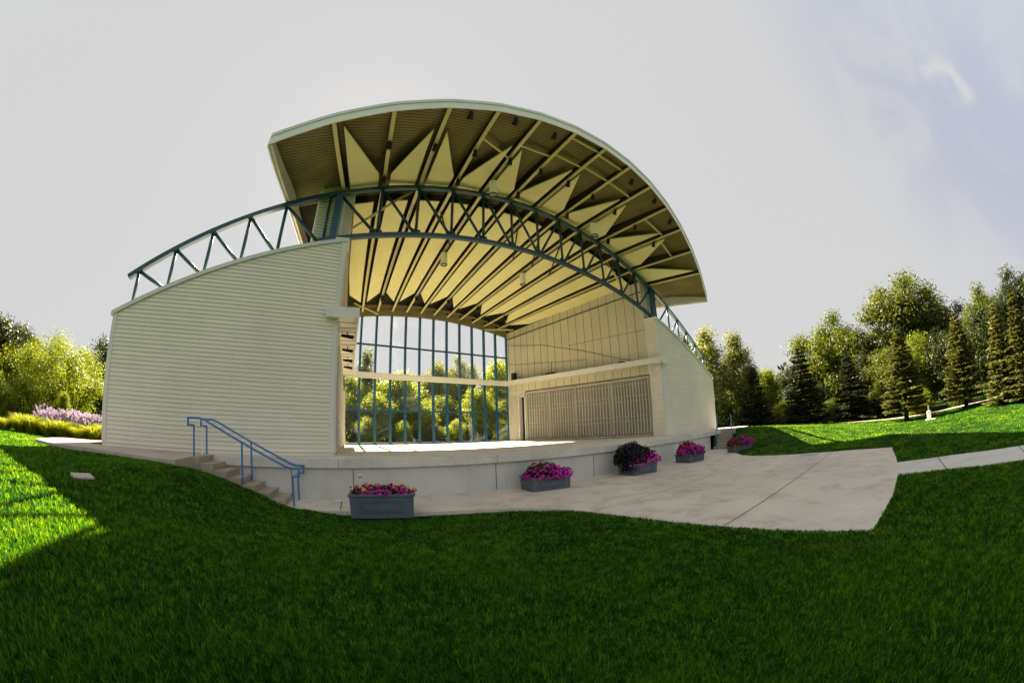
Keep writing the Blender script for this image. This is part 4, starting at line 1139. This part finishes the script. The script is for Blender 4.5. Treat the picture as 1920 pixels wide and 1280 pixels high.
# ------------------------------------------------------------------ trees
def limb(mb, a, b, r0, r1, rs, seg=5, wob=0.12):
    a, b = np.array(a, float), np.array(b, float); L_ = np.linalg.norm(b-a); P = []
    for k in range(seg+1):
        f = k/seg; P.append(a+(b-a)*f+rs.normal(size=3)*wob*L_*0.25*math.sin(math.pi*f))
    mb.tube(P, [r0+(r1-r0)*k/seg for k in range(seg+1)], 7)

def broadleaf(H, rad, hb, seed, nl, leaves, ln, trunk_r, sq=1.0, lob=(0.26, 0.42), top=0.0, wd=0.6, zf=0.9):
    """returns (crown verts, trunk MB) of a tree standing at the origin"""
    rs = np.random.default_rng(seed)
    cz, hz = (H+hb)/2, (H-hb)/2
    C, Rl = [], []; ph = rs.uniform(0, 6.28, 3)
    while len(C) < nl:
        d = rs.normal(size=3); d /= np.linalg.norm(d); k = rs.uniform(0.2, 1)**0.5*0.90
        az = math.atan2(d[1], d[0]); k *= 1+0.16*math.sin(2*az+ph[0])+0.13*math.sin(3*az+ph[1]+2*d[2])+0.10*math.sin(5*d[2]+ph[2])
        p = d*k*np.array([rad, rad*sq, hz]); 
        taper = 1-top*max(0, p[2]/hz)
        p[:2] *= taper
        C.append(p+np.array([0, 0, cz])); Rl.append(rad*rs.uniform(*lob)*(0.75+0.25*taper))
    C, Rl = np.array(C), np.array(Rl)
    w = Rl**2; idx = rs.choice(nl, leaves, p=w/w.sum())
    d = rs.normal(size=(leaves, 3)); d /= np.linalg.norm(d, axis=1, keepdims=True)
    k = rs.uniform(0.15, 1, (leaves, 1))**0.45
    P = C[idx]+d*k*Rl[idx, None]*np.array([1.1, 1.1, zf])*(1+0.34*np.clip(rs.normal(size=(leaves, 1)), -1.5, 1.15))
    Nn = d*1.0+rs.normal(size=(leaves, 3))*0.55+np.array([0, 0, 0.30])
    V = quads(P, Nn, ln, ln*wd, rs, 0.1)
    t = MB()
    top_ = np.array([rs.normal()*0.2, rs.normal()*0.2, hb+(H-hb)*0.55])
    limb(t, (0, 0, -0.3), top_, trunk_r, trunk_r*0.35, rs, 6, 0.06)
    for j in rs.choice(nl, min(nl, 11), replace=False):
        f = rs.uniform(0.25, 0.9); a = np.array([0, 0, -0.3])*(1-f)+top_*f
        limb(t, a, C[j], trunk_r*0.40*(1.1-f*0.6), trunk_r*0.07, rs, 4, 0.2)
    return V, t

def spruce(H, rad, seed, cards, bare=0.05, ln=0.32, dens=1.0):
    rs = np.random.default_rng(seed); P, U, S = [], [], []
    nlev = int(H/0.27)
    for l in range(nlev):
        z = H*(bare+(1-bare)*(l+rs.uniform(-.3, .3))/nlev); f = (z/H-bare)/(1-bare)
        Rz = rad*(1-max(0, f))**0.80*rs.uniform(0.80, 1.12)+0.05
        nb = max(5, int((7+9*(1-f))*dens)); a0 = rs.uniform(0, 6.28)
        for b in range(nb):
            a = a0+2*math.pi*b/nb+rs.normal()*0.18; R_ = Rz*rs.uniform(0.70, 1.1)
            nc = max(4, int(R_/0.085*cards))
            s = np.sqrt(rs.uniform(0.06, 1, nc))
            droop = -0.16*R_*s+0.14*R_*s**3
            side = rs.normal(size=nc)*0.16*R_*(1.05-s*0.6)
            P.append(np.c_[math.cos(a)*R_*s-math.sin(a)*side, math.sin(a)*R_*s+math.cos(a)*side, z+droop+rs.normal(size=nc)*0.04])
            sd = rs.normal(size=nc)*0.7
            U.append(np.c_[np.cos(a+sd), np.sin(a+sd), rs.normal(size=nc)*0.25-0.1])
    P, U = np.concatenate(P), np.concatenate(U); n = len(P)
    U /= np.linalg.norm(U, axis=1, keepdims=True)
    Nn = np.array([0, 0, 1.0])+rs.normal(size=(n, 3))*0.45; V = np.cross(Nn, U); V /= np.linalg.norm(V, axis=1, keepdims=True)
    l_ = ln*rs.uniform(0.6, 1.3, (n, 1)); w_ = ln*0.36*rs.uniform(0.7, 1.3, (n, 1))
    Q = np.stack([P-U*l_*.5, P+V*w_*.5-[0, 0, .02], P+U*l_*.6+[0, 0, .02], P-V*w_*.5-[0, 0, .02]], 1).reshape(-1, 3)
    t = MB(); t.tube([(0, 0, -0.3), (0, 0, H*0.3), (0, 0, H*0.97)], [0.055*rad+0.09, 0.05*rad+0.05, 0.015], 8)
    return Q, t

MODELS = {}
def place(key, maker, name, x, y, height, label, cat, leaf, bark='bark', group=None, rz=0.0, sxy=1.0, z=None):
    """first use builds the model of KEY (at its own height), later uses copy its parts"""
    z = gz(x, y) if z is None else z
    t = tag(empty(name, (x, y, z), rz), label, cat, group)
    if key not in MODELS:
        H, V, tr = maker()
        MODELS[key] = (H, V, tr, {})
    H, V, tr, cache = MODELS[key]
    s = height/H; t.scale = (s*sxy, s*sxy, s)
    if leaf not in cache:
        c = np_mesh('crown', V, 4, M[leaf], t); k = tr.build('trunk', M[bark], t, smooth=True); cache[leaf] = (c, k)
    else:
        for o in cache[leaf]:
            q = o.copy(); COL.objects.link(q); q.parent = t
    return t
def bl(H, *a, **k): return lambda: (H,)+broadleaf(H, *a, **k)
def sp(H, *a, **k): return lambda: (H,)+spruce(H, *a, **k)

big_a = bl(12, 4.7, 1.4, 21, 64, 36000, 0.27, 0.34, lob=(0.20, 0.36))
big_b = bl(12, 4.5, 1.6, 22, 56, 32000, 0.27, 0.34, lob=(0.20, 0.36))
big_c = bl(12, 3.6, 1.0, 23, 56, 28000, 0.26, 0.30, lob=(0.24, 0.42))
pop = bl(11, 1.9, 0.3, 24, 90, 17000, 0.21, 0.16, lob=(0.24, 0.46), top=0.6, zf=1.5)
bush = bl(4.6, 2.4, -0.3, 25, 46, 15000, 0.17, 0.10, lob=(0.24, 0.42))
mid_a = bl(7.5, 2.7, 0.1, 26, 54, 21000, 0.20, 0.16, lob=(0.24, 0.42))
mid_b = bl(7.5, 2.3, 0.2, 27, 48, 18000, 0.20, 0.16, top=0.25, lob=(0.26, 0.46))
willow = bl(5.2, 3.3, -0.4, 28, 90, 46000, 0.15, 0.16, lob=(0.13, 0.27), wd=0.36)
spr_a = sp(7, 2.0, 31, 2.3, 0.01, 0.34)
spr_b = sp(7, 1.75, 32, 2.2, 0.13, 0.34)
spr_c = sp(7, 1.55, 33, 2.4, 0.04, 0.34)

# right: beyond the wing
gR = 'trees beyond the right lawn'
for key, mk, nm, x, y, zt, lab, cat, leaf, bark, rz, sxy in [
 ('pop', pop, 'poplar_tree', 26.07, 4.41, 10.0, 'slim pale poplar rising just right of the right wing', 'tree', 'leaf_pale', 'bark_pale', 0.3, 1.45),
 ('pop', pop, 'poplar_tree', 28.3, 1.9, 9.5, 'slim pale poplar with ragged edge, between the other poplar and dark spruces', 'tree', 'leaf_pale', 'bark_pale', 2.1, 1.35),
 ('pop', pop, 'poplar_tree', 27.5, 7.6, 10.3, 'poplar top showing just above the sloping wing roof end', 'tree', 'leaf', 'bark_pale', 4.0, 1.0),
 ('spr_a', spr_a, 'spruce_tree', 27.74, -0.04, 5.6, 'small black-green spruce beside the yellowing young tree', 'tree', 'spruce', 'bark', 0.5, 1.30),
 ('mid_b', mid_b, 'deciduous_tree', 34.0, 0.4, 6.2, 'yellowing young tree peeping out behind the small dark spruce', 'tree', 'leaf_yellow', 'bark', 0.9, 0.8),
 ('spr_a', spr_a, 'spruce_tree', 25.97, -5.44, 6.36, 'broad silvery dark spruce standing alone left of the tall trees', 'tree', 'spruce', 'bark', 2.2, 1.42),
 ('big_b', big_b, 'deciduous_tree', 34.6, -8.4, 11.0, 'tall open tree leaning left above the dark spruces', 'tree', 'leaf', 'bark', 1.2, 1.0),
 ('spr_c', spr_c, 'spruce_tree', 25.5, -10.12, 5.1, 'dark narrow spruce under the open leaning tree', 'tree', 'spruce', 'bark', 3.0, 1.62),
 ('spr_b', spr_b, 'spruce_tree', 18.42, -14.54, 5.12, 'olive spruce with its bare trunk foot beside the utility box', 'tree', 'spruce_gold', 'bark', 4.2, 1.35),
 ('mid_a', mid_a, 'deciduous_tree', 27.12, -17.3, 6.5, 'golden-topped small tree between two olive spruces', 'tree', 'leaf_yellow', 'bark', 0.4, 0.75),
 ('big_a', big_a, 'deciduous_tree', 34.4, -17.6, 12.0, 'tallest broad dark tree behind the golden-topped one', 'tree', 'leaf', 'bark', 0.7, 1.10),
 ('spr_b', spr_b, 'spruce_tree', 18.61, -19.32, 5.46, 'olive spruce with leaning bare trunk foot on the lawn edge', 'tree', 'spruce_gold', 'bark', 1.7, 1.22),
 ('big_c', big_c, 'deciduous_tree', 28.6, -24.7, 9.7, 'tall narrow tree behind the rightmost spruces', 'tree', 'leaf', 'bark', 2.0, 0.80),
 ('spr_c', spr_c, 'spruce_tree', 14.86, -21.29, 4.85, 'pale olive spruce second from the right picture edge', 'tree', 'spruce_gold', 'bark', 5.1, 1.25),
 ('spr_c', spr_c, 'spruce_tree', 13.6, -22.4, 5.0, 'tall olive spruce at the right picture edge', 'tree', 'spruce_gold', 'bark', 2.6, 1.3),
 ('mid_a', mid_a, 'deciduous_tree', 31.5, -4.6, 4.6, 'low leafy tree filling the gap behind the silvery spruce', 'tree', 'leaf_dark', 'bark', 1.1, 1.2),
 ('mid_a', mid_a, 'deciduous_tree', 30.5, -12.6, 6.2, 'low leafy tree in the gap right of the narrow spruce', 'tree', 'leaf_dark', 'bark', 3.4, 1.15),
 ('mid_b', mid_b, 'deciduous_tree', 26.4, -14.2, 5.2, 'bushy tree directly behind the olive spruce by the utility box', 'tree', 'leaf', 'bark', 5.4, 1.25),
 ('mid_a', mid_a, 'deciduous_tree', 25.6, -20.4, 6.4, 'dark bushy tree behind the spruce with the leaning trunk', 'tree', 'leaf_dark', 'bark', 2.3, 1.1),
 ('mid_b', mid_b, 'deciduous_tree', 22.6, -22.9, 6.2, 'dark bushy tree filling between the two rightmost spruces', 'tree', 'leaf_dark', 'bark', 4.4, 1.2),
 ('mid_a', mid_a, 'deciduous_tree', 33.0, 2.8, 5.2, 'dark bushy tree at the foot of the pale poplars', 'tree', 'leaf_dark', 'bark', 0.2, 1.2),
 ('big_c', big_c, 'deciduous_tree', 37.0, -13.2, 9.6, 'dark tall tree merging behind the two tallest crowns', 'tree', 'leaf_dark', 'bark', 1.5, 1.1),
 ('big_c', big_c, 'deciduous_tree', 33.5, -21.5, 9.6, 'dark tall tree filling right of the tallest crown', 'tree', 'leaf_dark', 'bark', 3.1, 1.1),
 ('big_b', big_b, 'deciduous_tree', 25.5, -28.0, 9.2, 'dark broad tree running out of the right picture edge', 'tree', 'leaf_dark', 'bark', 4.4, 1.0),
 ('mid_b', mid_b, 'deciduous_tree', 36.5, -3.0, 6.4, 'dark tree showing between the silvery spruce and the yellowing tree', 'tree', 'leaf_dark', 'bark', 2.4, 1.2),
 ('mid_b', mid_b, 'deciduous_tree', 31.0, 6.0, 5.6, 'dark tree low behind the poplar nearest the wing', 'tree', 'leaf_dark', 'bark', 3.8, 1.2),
]:
    place(key, mk, nm, x, y, zt-gz(x, y), lab, cat, leaf, bark, gR, rz, sxy)
for k, (x, y, h, lf, lab) in enumerate([(29.5, -2.6, 2.6, 'leaf_bright', 'sunlit yellow-green shrub between the two left spruces'), (28.5, -8.0, 2.4, 'leaf', 'green shrub at the foot of the silvery spruce'), (22.3, -15.9, 2.2, 'leaf_bright', 'bright shrub behind the utility box'), (27.5, -10.9, 2.6, 'leaf_dark', 'dark shrub beside the narrow spruce foot'), (22.5, -19.8, 1.9, 'leaf', 'shrub on the far side of the far path'), (20.4, -24.0, 2.4, 'leaf_dark', 'dark shrub under the rightmost spruces'), (30.6, 0.8, 2.6, 'leaf_dark', 'dark shrub low behind the far right steps')]):
    place('bush', bush, 'shrub', x, y, h, lab, 'shrub', lf, 'bark', 'shrubs under the right trees', k*1.3, 1.25)

# left: planting beyond the left wing
place('willow', willow, 'bushy_tree', -23.8, 9.0, 4.55, 'big rounded yellow-green bushy tree left of the left wing', 'tree', 'leaf_yellow', 'bark', rz=0.4, sxy=1.15)
place('big_c', big_c, 'deciduous_tree', -32.2, 13.6, 8.0, 'dark tall tree behind the bushy tree at the left picture edge', 'tree', 'leaf_dark', 'bark', rz=1.0, sxy=1.45)
place('mid_b', mid_b, 'deciduous_tree', -24.6, 18.2, 7.2, 'dark tree top showing beside the left wing corner', 'tree', 'leaf_dark', 'bark', rz=2.2, sxy=1.0)
place('mid_a', mid_a, 'deciduous_tree', -29.2, 11.2, 5.4, 'mid-green tree against the dark one at the left picture edge', 'tree', 'leaf_bright', 'bark', rz=4.0, sxy=0.95)
place('bush', bush, 'shrub', -25.4, 4.6, 2.5, 'olive shrub cut by the left picture edge', 'shrub', 'leaf_yellow', 'bark', rz=0.8, sxy=0.75)
place('bush', bush, 'shrub', -26.6, 7.0, 2.0, 'dark low shrub left of the bushy tree foot', 'shrub', 'leaf_dark', 'bark', rz=2.8, sxy=1.1)
place('mid_b', mid_b, 'sapling', -21.3, 5.6, 1.9, 'golden young sapling behind the lavender flowers', 'sapling', 'leaf_bright', 'bark', rz=1.5, sxy=0.6)
place('mid_b', mid_b, 'sapling', -18.3, 4.9, 1.7, 'green sapling on a thin stem close to the left wing corner', 'sapling', 'leaf', 'bark', rz=3.5, sxy=0.55)

def spikes(n, box, h, w, lean, rs, wtop=0.4):
    x = rs.uniform(box[0], box[2], n); y = rs.uniform(box[1], box[3], n)
    return x, y
def tuft_plant(name, x, y, n, rad, h, w, mat, label, cat, group, seed, stalk=None, arch=0.5):
    """arching blades or upright flower spikes from one crown"""
    rs = np.random.default_rng(seed); z = gz(x, y)
    t = tag(empty(name, (x, y, z)), label, cat, group)
    a = rs.uniform(0, 6.28, n); r0 = rad*0.35*np.sqrt(rs.uniform(0, 1, n)); hh = h*rs.uniform(0.6, 1.1, n); out = rad*rs.uniform(0.2, 1, n)*arch
    bx, by = r0*np.cos(a), r0*np.sin(a); ww = w*rs.uniform(0.7, 1.3, n); px, py = -np.sin(a)*ww/2, np.cos(a)*ww/2
    def lv(f, k, zz): return np.c_[bx+np.cos(a)*out*f-px*k, by+np.sin(a)*out*f-py*k, zz], np.c_[bx+np.cos(a)*out*f+px*k, by+np.sin(a)*out*f+py*k, zz]
    l0, r0_ = lv(0, 1, 0*hh); l1, r1_ = lv(0.45, 0.9, hh*0.7); l2, r2_ = lv(1.0, 0.25, hh*(1.0-0.15*arch))
    V = np.stack([l0, r0_, r1_, l1, l1, r1_, r2_, l2], 1).reshape(-1, 3)
    np_mesh('blades', V, 4, M[mat], t)
    if stalk:
        m = int(n*0.6); k = rs.choice(n, m); tip = np.stack([l2[k], l1[k]], 1)
        f = rs.uniform(0, 1, (m, 9, 1)); P = (l2[k][:, None]*(1-f*0.55)+l1[k][:, None]*(f*0.55)+rs.normal(size=(m, 9, 3))*0.022).reshape(-1, 3)
        np_mesh('flower_spike', quads(P, rs.normal(size=P.shape)+[0, 0, 0.2], 0.075, 0.045, rs), 4, M[stalk], t)['kind'] = 'stuff'
    return t
LAV = [(-21.2, 3.5, 1.15), (-20.6, 3.3, 0.95), (-20.1, 3.6, 1.0), (-19.6, 3.4, 1.05), (-19.1, 3.7, 1.0), (-18.6, 3.6, 1.0), (-18.1, 3.9, 1.0), (-20.9, 4.3, 1.0), (-19.9, 4.4, 1.0), (-18.9, 4.6, 1.0), (-17.6, 4.2, 0.95)]
for k, (x, y, h) in enumerate(LAV):
    tuft_plant('lavender_clump', x, y, 150, 0.55, h, 0.012, 'flower_leaf', 'clump of tall pale lavender flower spikes behind the golden grasses', 'flower clump', 'lavender clumps left of the wing', 60+k, 'lavender', 0.75)
ORN = [(-22.0, 1.6), (-21.3, 1.9), (-20.6, 1.9), (-19.9, 2.1), (-19.2, 2.2), (-18.5, 2.3), (-17.9, 2.6), (-21.7, 2.5), (-20.9, 2.7), (-20.1, 2.8), (-19.3, 2.9), (-18.5, 3.0), (-17.7, 3.2)]
for k, (x, y) in enumerate(ORN):
    tuft_plant('ornamental_grass', x, y, 520, 0.66, 0.50+0.30*((k*7)%5)/5, 0.022, 'orn_grass', 'low arching clump of golden ornamental grass in the band left of the wing', 'grass clump', 'ornamental grass clumps left of the wing', 90+k, None, 1.0)

# behind the window wall
gW = 'trees seen through the rear window'
for key, mk, x, y, zt, leaf, rz, sxy, lab in [
 ('pop', pop, -0.4, 28.8, 9.9, 'leaf', 0.1, 0.9, 'slim tree top left through the upper rear window'),
 ('mid_b', mid_b, -3.4, 25.6, 6.8, 'leaf_bright', 0.8, 1.0, 'tree through the leftmost rear window bay'),
 ('mid_a', mid_a, 0.4, 25.4, 6.6, 'leaf_bright', 2.0, 1.0, 'yellow-green tree through the second rear window bay'),
 ('mid_b', mid_b, 1.9, 24.3, 7.3, 'leaf_bright', 3.1, 1.0, 'tree through the third rear window bay, reaching above the ledge beam'),
 ('mid_a', mid_a, 4.9, 28.6, 7.6, 'leaf_bright', 4.0, 1.0, 'tree through the fifth rear window bay'),
 ('big_c', big_c, 8.7, 28.4, 10.6, 'leaf_pale', 0.5, 0.65, 'tall open tree right of the window middle'),
 ('big_b', big_b, 11.4, 29.2, 10.6, 'leaf_pale', 5.0, 0.55, 'tall open tree next to the window middle one, further right'),
 ('spr_c', spr_c, 9.6, 22.8, 7.3, 'spruce', 1.0, 0.8, 'dark pointed evergreen through the right part of the rear window'),
 ('mid_b', mid_b, 8.9, 20.8, 5.4, 'leaf_bright', 1.6, 1.0, 'bright tree low through the ninth rear window bay'),
 ('mid_b', mid_b, 12.9, 23.4, 9.3, 'leaf_bright', 2.6, 0.75, 'airy tree through the last upper rear window panes'),
 ('pop', pop, 15.0, 24.6, 8.6, 'leaf', 3.6, 1.0, 'slim tree at the right end of the rear window'),
 ('mid_a', mid_a, 6.3, 23.4, 5.2, 'leaf_bright', 5.5, 1.0, 'bright yellow-green tree through the seventh rear window bay'),
 ('mid_a', mid_a, 2.9, 21.4, 4.6, 'leaf_bright', 0.9, 0.95, 'bright yellow-green tree low in the middle left bays'),
 ('mid_a', mid_a, -1.2, 21.6, 4.9, 'leaf_bright', 1.9, 1.0, 'bright yellow-green tree low in the left bays'),
 ('mid_a', mid_a, 11.6, 19.6, 4.9, 'leaf_bright', 2.9, 0.9, 'bright yellow-green tree low in the right bays'),
 ('mid_b', mid_b, -5.6, 23.0, 5.6, 'leaf_bright', 3.9, 1.1, 'tree hidden half by the left stage wall'),
 ('big_b', big_b, 18.0, 33.0, 8.6, 'leaf_dark', 1.1, 0.9, 'dark tree far back behind the right bays'),
 ('big_a', big_a, 2.5, 35.0, 7.2, 'leaf_dark', 2.1, 0.9, 'dark broad tree far back behind the left bays'),
 ('big_a', big_a, 10.2, 36.0, 7.6, 'leaf_dark', 4.1, 0.9, 'dark broad tree far back behind the middle bays'),
]:
    place(key, mk, 'deciduous_tree' if key[:3] != 'spr' else 'spruce_tree', x, y, zt-gz(x, y), lab, 'tree', leaf, 'bark', gW, rz, sxy)
for k, (x, y, h, lf, lab) in enumerate([(-2.6, 19.2, 2.2, 'leaf_bright', 'leftmost bright shrub behind the rear window'), (0.3, 18.6, 1.9, 'leaf_bright', 'bright shrub behind the third rear window bay'), (3.0, 18.3, 1.7, 'leaf', 'green shrub behind the fifth rear window bay'), (5.4, 18.6, 2.1, 'leaf_bright', 'bright shrub behind the sixth rear window bay'), (7.6, 18.0, 2.2, 'leaf', 'green shrub behind the eighth rear window bay'), (9.8, 17.4, 2.0, 'leaf_bright', 'bright shrub behind the tenth rear window bay'), (12.2, 17.0, 2.4, 'leaf', 'green shrub at the right end of the rear window')]):
    place('bush', bush, 'shrub', x, y, h, lab, 'shrub', lf, 'bark', 'shrubs behind the rear window', k*1.1, 0.9)

# a dark far wood closing the view behind everything
def far_wood():
    rs = np.random.default_rng(5); P, Nn = [], []
    for a0, a1, r0, r1, h0, h1, nb in ((-62, -8, 62, 85, 7, 10, 60), (-8, 40, 52, 70, 6, 9, 60), (40, 108, 56, 80, 6, 9.5, 80), (108, 150, 62, 85, 6, 9, 36)):
        for k in range(nb):
            a = R(rs.uniform(a0, a1)); r = rs.uniform(r0, r1); x, y = CAM.x+r*math.sin(a), CAM.y+r*math.cos(a); h = rs.uniform(h0, h1)
            n = 520; d = rs.normal(size=(n, 3)); d /= np.linalg.norm(d, axis=1, keepdims=True)
            P.append(np.array([x, y, gz(x, y)+h*0.45])+d*np.array([3.6, 3.6, h*0.55])*rs.uniform(0.7, 1.05, (n, 1))); Nn.append(d+rs.normal(size=(n, 3))*0.6)
    P, Nn = np.concatenate(P), np.concatenate(Nn)
    o = np_mesh('far_wood', quads(P, Nn, 0.9, 0.6, rs), 4, M['leaf_dark'])
    tag(o, 'dark far wood closing the view behind the nearer trees', 'wood', kind='stuff')
far_wood()
